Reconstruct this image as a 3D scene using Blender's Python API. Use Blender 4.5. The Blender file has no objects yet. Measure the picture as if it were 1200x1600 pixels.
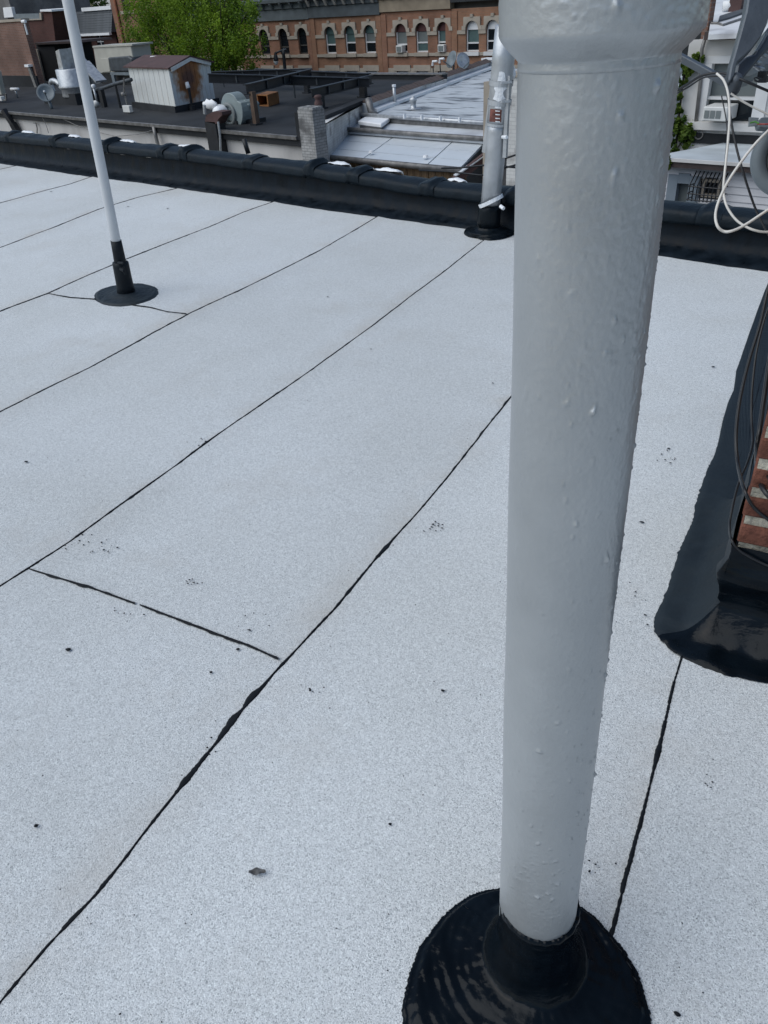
import bpy, bmesh, math, random
from mathutils import Vector, Matrix, noise
random.seed(7)
S = bpy.context.scene
COL = S.collection
V = Vector
R = math.radians

# ------------------------------------------------------------------ camera, sky, sun, exposure
CAM_H = 1.42
FPX = 1202.0
RW = Matrix(((0.7672489, 0.3203999, -0.55558351),
             (0.6384821, -0.4634054, 0.61448844),
             (-0.06057837, -0.8261957, -0.56011688)))
CP = V((0, 0, CAM_H))
cd = bpy.data.cameras.new('camera')
cam = bpy.data.objects.new('camera', cd)
COL.objects.link(cam)
cd.sensor_fit = 'VERTICAL'
cd.sensor_height = 24
cd.lens = 24 * FPX / 1600
cd.clip_start = 0.05
cd.clip_end = 600
cr, cu, cf = RW.col[0], -RW.col[1], RW.col[2]
cam.matrix_world = Matrix(((cr[0], cu[0], -cf[0], CP[0]), (cr[1], cu[1], -cf[1], CP[1]), (cr[2], cu[2], -cf[2], CP[2]), (0, 0, 0, 1)))
S.camera = cam

SUN_EL, SUN_AZ = 52, -148            # azimuth from +Y towards +X
w = bpy.data.worlds.new('World')
S.world = w
w.use_nodes = True
wn = w.node_tree.nodes
sky = wn.new('ShaderNodeTexSky')
sky.sky_type = 'NISHITA'
sky.sun_disc = False
sky.sun_elevation = R(SUN_EL)
sky.sun_rotation = R(SUN_AZ)
sky.air_density = 1.0
sky.dust_density = 1.2
sky.ozone_density = 1.0
w.node_tree.links.new(sky.outputs[0], wn['Background'].inputs[0])
wn['Background'].inputs[1].default_value = 0.08
sd = bpy.data.lights.new('sun', 'SUN')
sun = bpy.data.objects.new('sun', sd)
COL.objects.link(sun)
sd.energy = 1.5
sd.angle = R(75)
sd.color = (0.965, 0.99, 0.965)
sdir = V((math.sin(R(SUN_AZ)) * math.cos(R(SUN_EL)), math.cos(R(SUN_AZ)) * math.cos(R(SUN_EL)), math.sin(R(SUN_EL))))
sun.rotation_euler = sdir.to_track_quat('Z', 'Y').to_euler()
sun.location = (0, 0, 30)
S.view_settings.view_transform = 'Standard'
S.view_settings.look = 'None'
S.view_settings.exposure = 0.47
S.view_settings.gamma = 1
S.view_settings.use_curve_mapping = False


# ------------------------------------------------------------------ sight lines: where a point of the photo stands in the place
def ray(x, y):
    return RW @ V(((x - 600) / FPX, (y - 800) / FPX, 1))

def gz(x, y, z=0.0):
    r = ray(x, y); return CP + r * ((z - CAM_H) / r[2])

def gy(x, y, Y):
    r = ray(x, y); return CP + r * (Y / r[1])

def gx(x, y, X):
    r = ray(x, y); return CP + r * (X / r[0])

def gd(x, y, d):
    return CP + ray(x, y) * d

def hz(x, y, b):
    r = ray(x, y); return CAM_H + r[2] * (math.hypot(b[0], b[1]) / math.hypot(r[0], r[1]))

def dep(p):
    return (V(p) - CP).dot(cf)


# ------------------------------------------------------------------ mesh helpers
class MB:
    def __init__(s): s.v = []; s.f = []
    def add(s, vs, fs):
        n = len(s.v); s.v += [V(p) for p in vs]; s.f += [tuple(i + n for i in f) for f in fs]; return s
    def hexa(s, p):
        return s.add(p, [(0, 3, 2, 1), (4, 5, 6, 7), (0, 1, 5, 4), (1, 2, 6, 5), (2, 3, 7, 6), (3, 0, 4, 7)])
    def box(s, c, d, rz=0):
        c = V(c); x, y, z = d[0] / 2, d[1] / 2, d[2] / 2
        m = Matrix.Rotation(rz, 3, 'Z')
        return s.hexa([c + m @ V(q) for q in ((-x, -y, -z), (x, -y, -z), (x, y, -z), (-x, y, -z), (-x, -y, z), (x, -y, z), (x, y, z), (-x, y, z))])
    def b2(s, a, b):
        return s.box([(a[i] + b[i]) / 2 for i in range(3)], [abs(a[i] - b[i]) for i in range(3)])
    def prism(s, poly, off):
        poly = [V(p) for p in poly]; off = V(off); n = len(poly)
        return s.add(poly + [p + off for p in poly], [tuple(range(n - 1, -1, -1)), tuple(range(n, 2 * n))] + [(i, (i + 1) % n, n + (i + 1) % n, n + i) for i in range(n)])
    def beam(s, a, b, wd, ht):
        a, b = V(a), V(b); t = (b - a).normalized()
        up = V((0, 0, 1)) if abs(t.z) < .9 else V((0, 1, 0))
        sd_ = t.cross(up).normalized() * wd / 2; u = sd_.cross(t).normalized() * ht / 2
        return s.hexa([a - sd_ - u, a + sd_ - u, b + sd_ - u, b - sd_ - u, a - sd_ + u, a + sd_ + u, b + sd_ + u, b - sd_ + u])
    def tube(s, path, r, n=10, cap=True):
        path = [V(p) for p in path]; m = len(path)
        rs = r if isinstance(r, (list, tuple)) else [r] * m
        t0 = (path[1] - path[0]).normalized()
        nx = t0.orthogonal().normalized(); base = len(s.v)
        for i, p in enumerate(path):
            t = (path[min(i + 1, m - 1)] - path[max(i - 1, 0)]).normalized()
            nx = (nx - t * nx.dot(t)).normalized(); ny = t.cross(nx)
            for k in range(n):
                a = 2 * math.pi * k / n
                s.v.append(p + (nx * math.cos(a) + ny * math.sin(a)) * rs[i])
        for i in range(m - 1):
            for k in range(n):
                a, b = base + i * n + k, base + i * n + (k + 1) % n
                s.f.append((a, b, b + n, a + n))
        if cap:
            s.f.append(tuple(base + k for k in range(n - 1, -1, -1)))
            s.f.append(tuple(base + (m - 1) * n + k for k in range(n)))
        return s
    def lathe(s, prof, o, axis=(0, 0, 1), n=24, cap=False):
        o = V(o); ax = V(axis).normalized(); nx = ax.orthogonal().normalized(); ny = ax.cross(nx); base = len(s.v)
        for r_, z_ in prof:
            for k in range(n):
                a = 2 * math.pi * k / n
                s.v.append(o + ax * z_ + (nx * math.cos(a) + ny * math.sin(a)) * r_)
        for i in range(len(prof) - 1):
            for k in range(n):
                a, b = base + i * n + k, base + i * n + (k + 1) % n
                s.f.append((a, b, b + n, a + n))
        if cap:
            s.f.append(tuple(base + k for k in range(n - 1, -1, -1)))
            s.f.append(tuple(base + (len(prof) - 1) * n + k for k in range(n)))
        return s
    def grid(s, rows):
        base = len(s.v); m = len(rows[0])
        for r_ in rows: s.v += [V(p) for p in r_]
        for i in range(len(rows) - 1):
            for j in range(m - 1):
                a = base + i * m + j
                s.f.append((a, a + 1, a + m + 1, a + m))
        return s

def wloc(o):
    p = V((0, 0, 0))
    while o is not None: p = p + o.location; o = o.parent
    return p

def obj(name, mb, m, parent=None, smooth=False, label=None, kind=None, bevel=0, loc=None):
    """links one mesh object; its mesh is given in world coordinates"""
    vs = mb.v
    pw = wloc(parent) if parent else V((0, 0, 0))
    if loc is None:
        lo = [min(p[i] for p in vs) for i in range(3)]; hi = [max(p[i] for p in vs) for i in range(3)]
        loc = V(((lo[0] + hi[0]) / 2, (lo[1] + hi[1]) / 2, lo[2]))
    loc = V(loc)
    me = bpy.data.meshes.new(name)
    me.from_pydata([tuple(p - loc) for p in vs], [], mb.f)
    me.update()
    bm = bmesh.new(); bm.from_mesh(me); bmesh.ops.recalc_face_normals(bm, faces=bm.faces)
    if bevel:
        bmesh.ops.bevel(bm, geom=list(bm.edges), offset=bevel, segments=1, affect='EDGES', clamp_overlap=True)
    bm.to_mesh(me); bm.free()
    if smooth: me.shade_smooth()
    if m: me.materials.append(m)
    o = bpy.data.objects.new(name, me)
    COL.objects.link(o)
    o.parent = parent
    o.location = loc - pw
    if label: o['label'] = label
    if kind: o['kind'] = kind
    return o

def tag(o, label, cat, group=None):
    o['label'] = label; o['category'] = cat
    if group: o['group'] = group
    return o

def thing(name, label, cat, loc, group=None):
    o = bpy.data.objects.new(name, None)
    o.empty_display_size = .2
    COL.objects.link(o); o.location = V(loc)
    return tag(o, label, cat, group)

def struct(name, mb, m, **k):
    return obj(name, mb, m, kind='structure', **k)


# ------------------------------------------------------------------ materials
def mat(name, col, rough=.6, metal=0., var=.15, scale=3., bump=0., bscale=None, detail=4., col2=None, c2lo=.5, c2hi=.7, c2scale=1., spec=.5, stretch=(1, 1, 1), rvar=0., bdist=.02):
    m = bpy.data.materials.new(name); m.use_nodes = True
    nt = m.node_tree; N = nt.nodes; L = nt.links
    p = N['Principled BSDF']
    p.inputs['Roughness'].default_value = rough
    p.inputs['Metallic'].default_value = metal
    p.inputs['Specular IOR Level'].default_value = spec
    tc = N.new('ShaderNodeTexCoord')
    mp = N.new('ShaderNodeMapping'); mp.inputs['Scale'].default_value = stretch
    L.new(tc.outputs['Object'], mp.inputs[0])
    n1 = N.new('ShaderNodeTexNoise'); n1.inputs['Scale'].default_value = scale; n1.inputs['Detail'].default_value = detail
    L.new(mp.outputs[0], n1.inputs['Vector'])
    rp = N.new('ShaderNodeValToRGB')
    rp.color_ramp.elements[0].position = .3; rp.color_ramp.elements[1].position = .7
    rp.color_ramp.elements[0].color = (*[c * (1 - var) for c in col], 1)
    rp.color_ramp.elements[1].color = (*[min(1, c * (1 + var)) for c in col], 1)
    L.new(n1.outputs['Fac'], rp.inputs[0])
    out = rp.outputs[0]
    if col2:
        n2 = N.new('ShaderNodeTexNoise'); n2.inputs['Scale'].default_value = c2scale; n2.inputs['Detail'].default_value = 6
        L.new(mp.outputs[0], n2.inputs['Vector'])
        r2 = N.new('ShaderNodeMapRange'); r2.inputs['From Min'].default_value = c2lo; r2.inputs['From Max'].default_value = c2hi
        L.new(n2.outputs['Fac'], r2.inputs[0])
        mx = N.new('ShaderNodeMixRGB'); mx.inputs[2].default_value = (*col2, 1)
        L.new(r2.outputs[0], mx.inputs[0]); L.new(out, mx.inputs[1]); out = mx.outputs[0]
    L.new(out, p.inputs['Base Color'])
    if rvar:
        r3 = N.new('ShaderNodeMapRange'); r3.inputs['From Min'].default_value = .3; r3.inputs['From Max'].default_value = .7
        r3.inputs['To Min'].default_value = max(.05, rough - rvar); r3.inputs['To Max'].default_value = min(1, rough + rvar)
        L.new(n1.outputs['Fac'], r3.inputs[0]); L.new(r3.outputs[0], p.inputs['Roughness'])
    if bump:
        n4 = N.new('ShaderNodeTexNoise'); n4.inputs['Scale'].default_value = bscale or scale * 4; n4.inputs['Detail'].default_value = 5
        L.new(mp.outputs[0], n4.inputs['Vector'])
        bp = N.new('ShaderNodeBump'); bp.inputs['Strength'].default_value = bump; bp.inputs['Distance'].default_value = bdist
        L.new(n4.outputs['Fac'], bp.inputs['Height']); L.new(bp.outputs[0], p.inputs['Normal'])
    return m

def brick_mat(name, c1, c2, mortar, bw=.21, bh=.075, ms=.012, bump=.4, axis='XZ', stain=None):
    m = bpy.data.materials.new(name); m.use_nodes = True
    nt = m.node_tree; N = nt.nodes; L = nt.links; p = N['Principled BSDF']
    p.inputs['Roughness'].default_value = .9; p.inputs['Specular IOR Level'].default_value = .25
    tc = N.new('ShaderNodeTexCoord'); sp = N.new('ShaderNodeSeparateXYZ'); cb = N.new('ShaderNodeCombineXYZ')
    L.new(tc.outputs['Object'], sp.inputs[0])
    ad = N.new('ShaderNodeMath'); ad.operation = 'ADD'
    L.new(sp.outputs[0], ad.inputs[0]); L.new(sp.outputs[1], ad.inputs[1])
    L.new(ad.outputs[0], cb.inputs[0]); L.new(sp.outputs[2], cb.inputs[1])
    b = N.new('ShaderNodeTexBrick'); b.inputs['Scale'].default_value = 1
    b.inputs['Brick Width'].default_value = bw; b.inputs['Row Height'].default_value = bh; b.inputs['Mortar Size'].default_value = ms
    b.inputs['Color1'].default_value = (*c1, 1); b.inputs['Color2'].default_value = (*c2, 1); b.inputs['Mortar'].default_value = (*mortar, 1)
    L.new(cb.outputs[0], b.inputs['Vector'])
    n = N.new('ShaderNodeTexNoise'); n.inputs['Scale'].default_value = .6; n.inputs['Detail'].default_value = 8
    L.new(tc.outputs['Object'], n.inputs['Vector'])
    mr = N.new('ShaderNodeMapRange'); mr.inputs['From Min'].default_value = .35; mr.inputs['From Max'].default_value = .65; mr.inputs['To Min'].default_value = .72; mr.inputs['To Max'].default_value = 1.2
    L.new(n.outputs['Fac'], mr.inputs[0])
    mx = N.new('ShaderNodeMixRGB'); mx.blend_type = 'MULTIPLY'; mx.inputs[0].default_value = 1
    L.new(b.outputs[0], mx.inputs[1]); L.new(mr.outputs[0], mx.inputs[2])
    out = mx.outputs[0]
    if stain:
        n2 = N.new('ShaderNodeTexNoise'); n2.inputs['Scale'].default_value = 2.5; n2.inputs['Detail'].default_value = 10
        L.new(tc.outputs['Object'], n2.inputs['Vector'])
        m2 = N.new('ShaderNodeMapRange'); m2.inputs['From Min'].default_value = .52; m2.inputs['From Max'].default_value = .68
        L.new(n2.outputs['Fac'], m2.inputs[0])
        m3 = N.new('ShaderNodeMixRGB'); m3.inputs[2].default_value = (*stain, 1)
        L.new(m2.outputs[0], m3.inputs[0]); L.new(out, m3.inputs[1]); out = m3.outputs[0]
    L.new(out, p.inputs['Base Color'])
    bp = N.new('ShaderNodeBump'); bp.inputs['Strength'].default_value = bump; bp.inputs['Distance'].default_value = .01; bp.invert = True
    L.new(b.outputs['Fac'], bp.inputs['Height']); L.new(bp.outputs[0], p.inputs['Normal'])
    return m

def granule_mat():
    """white mineral cap sheet: pale granules with darker ones between, faint dirt clouds"""
    m = bpy.data.materials.new('cap_sheet_granules'); m.use_nodes = True
    nt = m.node_tree; N = nt.nodes; L = nt.links; p = N['Principled BSDF']
    p.inputs['Roughness'].default_value = .85; p.inputs['Specular IOR Level'].default_value = .3
    geo = N.new('ShaderNodeNewGeometry')
    vor = N.new('ShaderNodeTexVoronoi'); vor.inputs['Scale'].default_value = 560
    L.new(geo.outputs['Position'], vor.inputs['Vector'])
    rp = N.new('ShaderNodeValToRGB'); e = rp.color_ramp.elements
    e[0].position = 0; e[0].color = (.275, .30, .312, 1)
    e[1].position = 1; e[1].color = (.828, .864, .866, 1)
    for pos, c in ((.10, (.43, .455, .467)), (.3, (.575, .599, .608)), (.8, (.692, .715, .722))):
        k = e.new(pos); k.color = (*c, 1)
    sep = N.new('ShaderNodeSeparateColor'); L.new(vor.outputs['Color'], sep.inputs[0])
    L.new(sep.outputs[0], rp.inputs[0])
    n1 = N.new('ShaderNodeTexNoise'); n1.inputs['Scale'].default_value = 1.1; n1.inputs['Detail'].default_value = 7; n1.inputs['Roughness'].default_value = .6
    L.new(geo.outputs['Position'], n1.inputs['Vector'])
    r1 = N.new('ShaderNodeValToRGB'); r1.color_ramp.elements[0].position = .32; r1.color_ramp.elements[1].position = .62
    r1.color_ramp.elements[0].color = (.905, .90, .885, 1); r1.color_ramp.elements[1].color = (1, 1, 1, 1)
    L.new(n1.outputs['Fac'], r1.inputs[0])
    mx = N.new('ShaderNodeMixRGB'); mx.blend_type = 'MULTIPLY'; mx.inputs[0].default_value = 1
    L.new(rp.outputs[0], mx.inputs[1]); L.new(r1.outputs[0], mx.inputs[2])
    n2 = N.new('ShaderNodeTexNoise'); n2.inputs['Scale'].default_value = 75; n2.inputs['Detail'].default_value = 3
    L.new(geo.outputs['Position'], n2.inputs['Vector'])
    r2 = N.new('ShaderNodeMapRange'); r2.inputs['From Min'].default_value = .35; r2.inputs['From Max'].default_value = .65; r2.inputs['To Min'].default_value = .95; r2.inputs['To Max'].default_value = 1.04
    L.new(n2.outputs['Fac'], r2.inputs[0])
    m2 = N.new('ShaderNodeMixRGB'); m2.blend_type = 'MULTIPLY'; m2.inputs[0].default_value = 1
    L.new(mx.outputs[0], m2.inputs[1]); L.new(r2.outputs[0], m2.inputs[2])
    # scuffed brownish dirt in a few places
    n3 = N.new('ShaderNodeTexNoise'); n3.inputs['Scale'].default_value = 2.3; n3.inputs['Detail'].default_value = 10; n3.inputs['Roughness'].default_value = .7
    L.new(geo.outputs['Position'], n3.inputs['Vector'])
    r3 = N.new('ShaderNodeMapRange'); r3.inputs['From Min'].default_value = .54; r3.inputs['From Max'].default_value = .76; r3.inputs['To Max'].default_value = .42
    L.new(n3.outputs['Fac'], r3.inputs[0])
    m3 = N.new('ShaderNodeMixRGB'); m3.inputs[2].default_value = (.47, .455, .425, 1)
    L.new(r3.outputs[0], m3.inputs[0]); L.new(m2.outputs[0], m3.inputs[1])
    sa = N.new('ShaderNodeAttribute'); sa.attribute_name = 'seam'
    n6 = N.new('ShaderNodeTexNoise'); n6.inputs['Scale'].default_value = 3.2; n6.inputs['Detail'].default_value = 8; n6.inputs['Roughness'].default_value = .65
    L.new(geo.outputs['Position'], n6.inputs['Vector'])
    r6 = N.new('ShaderNodeMapRange'); r6.inputs['From Min'].default_value = .42; r6.inputs['From Max'].default_value = .68; r6.inputs['To Max'].default_value = .65
    L.new(n6.outputs['Fac'], r6.inputs[0])
    m6 = N.new('ShaderNodeMath'); m6.operation = 'MULTIPLY'; L.new(sa.outputs['Fac'], m6.inputs[0]); L.new(r6.outputs[0], m6.inputs[1])
    m8 = N.new('ShaderNodeMixRGB'); m8.inputs[2].default_value = (.46, .425, .375, 1)
    L.new(m6.outputs[0], m8.inputs[0]); L.new(m3.outputs[0], m8.inputs[1]); m3 = m8
    oi = N.new('ShaderNodeObjectInfo'); r5 = N.new('ShaderNodeMapRange'); r5.inputs['To Min'].default_value = .93; r5.inputs['To Max'].default_value = 1.03
    L.new(oi.outputs['Random'], r5.inputs[0])
    m5 = N.new('ShaderNodeMixRGB'); m5.blend_type = 'MULTIPLY'; m5.inputs[0].default_value = 1
    L.new(m3.outputs[0], m5.inputs[1]); L.new(r5.outputs[0], m5.inputs[2])
    L.new(m5.outputs[0], p.inputs['Base Color'])
    bp = N.new('ShaderNodeBump'); bp.inputs['Strength'].default_value = .5; bp.inputs['Distance'].default_value = .0012
    L.new(vor.outputs['Distance'], bp.inputs['Height']); bp.invert = True
    L.new(bp.outputs[0], p.inputs['Normal'])
    return m

M = {}
M['granule'] = granule_mat()
M['tar'] = mat('black_roof_tar', (.007, .0105, .0145), .5, 0, .35, 14, .45, 38, detail=8, rvar=.14, spec=.2, bdist=.008)
M['tar_wet'] = mat('fresh_black_tar', (.0035, .0065, .0095), .36, 0, .4, 22, .4, 45, detail=8, rvar=.16, spec=.17, stretch=(1, 1, .5), bdist=.006)
M['tar_dull'] = mat('dull_tar_coat', (.015, .022, .028), .55, 0, .2, 9, .25, 60, detail=8, rvar=.1, spec=.25, bdist=.006)
M['tar_line'] = mat('seam_tar', (.007, .009, .012), .6, 0, .3, 40, .4, 150, spec=.15, bdist=.003)
M['cap_tar'] = mat('tarred_coping', (.009, .0145, .020), .45, 0, .3, 10, .4, 45, detail=8, rvar=.12, spec=.13, bdist=.008)
M['silver'] = mat('aluminium_paint', (.40, .42, .43), .38, .5, .07, 9, .3, 140, detail=6, rvar=.07, bdist=.002)
M['galv'] = mat('galvanised_steel', (.45, .47, .49), .42, .6, .18, 8, .1, 40, rvar=.1)
M['white'] = mat('white_paint', (.78, .79, .8), .6, 0, .06, 4)
M['pole_white'] = mat('pole_pale_paint', (.58, .60, .62), .45, .1, .06, 6)
M['silverspot'] = mat('bright_silver_paint', (.82, .84, .86), .5, .1, .08, 20, .4, 60)
M['blackroof'] = mat('old_black_roofing', (.019, .021, .024), .8, 0, .35, .8, .3, 6, detail=8, col2=(.034, .036, .04), c2lo=.5, c2hi=.7, c2scale=.35, spec=.3)
M['blacksteel'] = mat('black_painted_steel', (.012, .014, .018), .5, 0, .3, 4, spec=.4)
M['steel_top'] = mat('weathered_steel_top', (.05, .06, .07), .55, .2, .3, 4)
M['stucco'] = mat('pale_stucco', (.50, .485, .47), .9, 0, .14, .7, .3, 20, detail=8, col2=(.31, .30, .29), c2lo=.52, c2hi=.72, c2scale=.8, stretch=(1, 1, .5))
M['shed_metal'] = mat('pale_ribbed_metal', (.66, .68, .67), .55, .15, .1, 3, col2=(.58, .56, .51), c2lo=.55, c2hi=.75, c2scale=2, stretch=(4, 4, .6))
M['rust'] = mat('rust', (.16, .055, .025), .9, 0, .35, 5, .4, 25)
M['rust_dark'] = mat('brown_rusty_roof', (.075, .04, .038), .8, 0, .2, 3)
M['grey_paint'] = mat('grey_blower_paint', (.24, .29, .295), .5, .1, .1, 4)
M['dish_grey'] = mat('grey_dish_paint', (.15, .18, .20), .5, .1, .12, 5)
M['arm_grey'] = mat('dark_grey_bracket_paint', (.085, .10, .118), .45, .3, .14, 12, .08, 80, rvar=.08)
M['arm_light'] = mat('cast_zinc', (.26, .29, .30), .45, .4, .15, 25, .15, 60)
M['cable_white'] = mat('white_coax', (.62, .60, .56), .45, 0, .12, 25)
M['cable_black'] = mat('black_coax', (.010, .011, .013), .4, 0, .2, 20)
M['brickred'] = mat('old_red_brick', (.155, .062, .042), .92, 0, .35, 18, .6, 60, detail=8, col2=(.07, .028, .022), c2lo=.45, c2hi=.65, c2scale=12, spec=.25)
M['mortar'] = mat('pale_mortar', (.36, .34, .28), .95, 0, .4, 25, .6, 80, spec=.2)
M['facade'] = brick_mat('orange_brown_brick', (.30, .148, .088), (.255, .124, .075), (.23, .155, .11))
M['facade2'] = brick_mat('red_brown_brick', (.29, .138, .084), (.25, .118, .073), (.22, .145, .11))
M['brownbrick'] = brick_mat('brown_brick', (.21, .115, .085), (.165, .088, .066), (.20, .15, .13))
M['redbrick'] = brick_mat('dark_red_brick', (.10, .042, .034), (.08, .034, .028), (.09, .055, .048))
M['greybrick'] = brick_mat('grey_painted_brick', (.36, .36, .355), (.30, .30, .295), (.20, .20, .20), ms=.009, stain=(.12, .12, .12))
M['whitebrick'] = brick_mat('whitewashed_brick', (.62, .62, .60), (.57, .57, .555), (.50, .50, .49), ms=.006, stain=(.30, .29, .28))
M['stone'] = mat('limestone_trim', (.36, .315, .26), .85, 0, .15, 2)
M['cornice_grey'] = mat('slate_grey_cornice', (.105, .125, .135), .7, 0, .2, 1.5)
M['cornice_blue'] = mat('blue_grey_cornice', (.07, .085, .095), .7, 0, .25, 1.5)
M['cornice_tan'] = mat('tan_cornice', (.27, .22, .16), .75, 0, .2, 1.5)
M['cornice_black'] = mat('black_cornice', (.02, .024, .028), .6, 0, .3, 1.5)
M['cornice_pale'] = mat('pale_bracket', (.34, .33, .31), .75, 0, .15, 2)
M['frame_dark'] = mat('dark_window_frame', (.05, .045, .04), .6, 0, .2, 2)
M['frame_white'] = mat('white_window_frame', (.62, .62, .62), .6, 0, .1, 2)
M['maroon'] = mat('maroon_panel', (.085, .03, .03), .7, 0, .2, 2)
M['glass_dark'] = mat('dark_glass', (.012, .016, .020), .08, 0, .4, .8, spec=.6)
M['glass_blind'] = mat('glass_with_blind', (.15, .17, .17), .3, 0, .25, .7, spec=.6)
M['glass_teal'] = mat('glass_with_curtain', (.08, .13, .13), .25, 0, .35, 1.2, spec=.6)
M['ac_white'] = mat('air_conditioner_case', (.62, .62, .6), .55, 0, .08, 3)
M['ac_cream'] = mat('cream_unit_case', (.42, .41, .36), .55, 0, .1, 2)
M['grille'] = mat('dark_grille', (.16, .18, .18), .6, 0, .15, 5)
M['slate'] = mat('grey_slates', (.075, .085, .095), .75, 0, .2, 3, .3, 12)
M['wood_orange'] = mat('orange_wood', (.26, .11, .035), .7, 0, .25, 4)
M['post_wood'] = mat('brown_post', (.10, .065, .045), .8, 0, .25, 4)
M['silver_roof'] = mat('silver_coated_roof', (.56, .59, .61), .5, .1, .2, 1.2, .8, 3, detail=9, col2=(.16, .17, .18), c2lo=.51, c2hi=.6, c2scale=1.2, stretch=(.4, 1.7, 1), bdist=.08)
M['silver_smooth'] = mat('silver_flashing', (.58, .61, .64), .5, .1, .12, 1.5, .2, 6, col2=(.42, .43, .45), c2lo=.5, c2hi=.75, c2scale=.8)
M['canopy'] = mat('grey_membrane', (.62, .66, .69), .3, 0, .14, .6, .1, 3, col2=(.50, .54, .57), c2lo=.45, c2hi=.7, c2scale=.5, spec=.6)
M['gutter'] = mat('weathered_gutter', (.19, .185, .18), .5, .4, .35, 5)
M['coping_red'] = mat('old_terracotta_coping', (.085, .062, .055), .85, 0, .3, 4)
M['wood_wall'] = mat('brown_boards', (.20, .13, .075), .85, 0, .35, 3, stretch=(6, 6, .6))
M['house_white'] = mat('off_white_stucco', (.58, .57, .555), .9, 0, .07, 1, .15, 20, col2=(.46, .45, .43), c2lo=.55, c2hi=.75, c2scale=1.2)
M['siding'] = mat('white_vinyl_siding', (.60, .60, .62), .6, 0, .06, 2)
M['roof_pale'] = mat('pale_flat_roof', (.48, .52, .54), .75, 0, .12, 1.2, .2, 6, col2=(.36, .39, .40), c2lo=.5, c2hi=.7, c2scale=.9)
M['fascia'] = mat('dark_fascia', (.045, .032, .03), .7, 0, .25, 4)
M['tar_wall'] = mat('tarred_wall', (.0055, .0095, .0145), .42, 0, .4, 14, .5, 40, detail=8, rvar=.16, spec=.09, stretch=(1, 1, .35), bdist=.006)
M['frame_bluegrey'] = mat('blue_grey_frame', (.20, .24, .28), .5, 0, .1, 3)
M['white_roof'] = mat('white_roof_coating', (.66, .67, .68), .6, 0, .1, 2, .2, 8, col2=(.42, .42, .43), c2lo=.55, c2hi=.7, c2scale=1.3)
M['tar_gloss'] = mat('glossy_tar', (.003, .0055, .0085), .17, 0, .4, 16, .45, 24, detail=5, rvar=.08, spec=.16, stretch=(.6, .6, 1.6), bdist=.008)
M['leaf'] = None
M['bark'] = mat('dark_bark', (.03, .024, .018), .95, 0, .3, 6, .4, 20)
M['ground'] = mat('yard_ground', (.12, .12, .11), .95, 0, .25, .5, .3, 3)
M['asphalt'] = mat('asphalt', (.05, .05, .052), .95, 0, .2, 2)
M['sticker_red'] = mat('faded_red_sticker', (.16, .055, .04), .7, 0, .5, 30)
M['leafdry'] = mat('dry_scrap', (.10, .10, .10), .8, 0, .6, 150)

def leaf_mat(name, c1, c2):
    m = bpy.data.materials.new(name); m.use_nodes = True
    nt = m.node_tree; N = nt.nodes; L = nt.links; p = N['Principled BSDF']
    p.inputs['Roughness'].default_value = .6; p.inputs['Specular IOR Level'].default_value = .3
    at = N.new('ShaderNodeAttribute'); at.attribute_name = 'tint'
    mx = N.new('ShaderNodeMixRGB'); mx.inputs[1].default_value = (*c1, 1); mx.inputs[2].default_value = (*c2, 1)
    L.new(at.outputs['Fac'], mx.inputs[0]); L.new(mx.outputs[0], p.inputs['Base Color'])
    tr = N.new('ShaderNodeBsdfTranslucent'); L.new(mx.outputs[0], tr.inputs[0])
    ms = N.new('ShaderNodeMixShader'); ms.inputs[0].default_value = .45
    L.new(p.outputs[0], ms.inputs[1]); L.new(tr.outputs[0], ms.inputs[2]); L.new(ms.outputs[0], N['Material Output'].inputs[0])
    return m
M['leaf'] = leaf_mat('spring_leaves', (.05, .115, .012), (.29, .43, .04))
M['leaf_dark'] = leaf_mat('green_leaves', (.03, .07, .015), (.10, .16, .03))
M['ivy'] = leaf_mat('ivy_leaves', (.04, .09, .015), (.15, .22, .035))

def leaves(name, blobs, n, size, m, parent, seed=1, vert=1.0):
    """leaf faces scattered through lumpy clumps"""
    rd = random.Random(seed); vs = []; fs = []; tint = []
    wts = [b[1] ** 2 for b in blobs]
    subs = []
    for c, r_ in blobs:
        for _ in range(max(6, int(r_ * r_ * 14))):
            d = V((rd.gauss(0, 1), rd.gauss(0, 1), rd.gauss(0, 1))).normalized() * r_ * (rd.random() ** .4)
            subs.append((V(c) + V((d.x, d.y, d.z * vert)), r_ * rd.uniform(.11, .30), rd.random()))
    for i in range(n):
        c, r_, t = rd.choice(subs)
        d = V((rd.gauss(0, .42), rd.gauss(0, .42), rd.gauss(0, .85))) * r_
        p = c + d
        s_ = size * rd.uniform(.6, 1.4)
        u = V((rd.gauss(0, 1), rd.gauss(0, 1), rd.gauss(0, .5))).normalized()
        v_ = u.cross(V((rd.gauss(0, 1), rd.gauss(0, 1), rd.gauss(0, 1)))).normalized()
        k = len(vs)
        vs += [p - u * s_ * .5, p + v_ * s_ * .35, p + u * s_ * .5, p - v_ * s_ * .35]
        fs.append((k, k + 1, k + 2, k + 3))
        tint.append(max(0, min(1, .75 * t + .25 * rd.random() + .12 * d.z / r_)))
    mb = MB(); mb.v = vs; mb.f = fs
    pw = wloc(parent) if parent else V((0, 0, 0))
    me = bpy.data.meshes.new(name); me.from_pydata([tuple(p - pw) for p in vs], [], fs)
    a = me.attributes.new('tint', 'FLOAT', 'FACE'); a.data.foreach_set('value', tint)
    me.materials.append(m)
    o = bpy.data.objects.new(name, me); COL.objects.link(o); o.parent = parent
    return o

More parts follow.
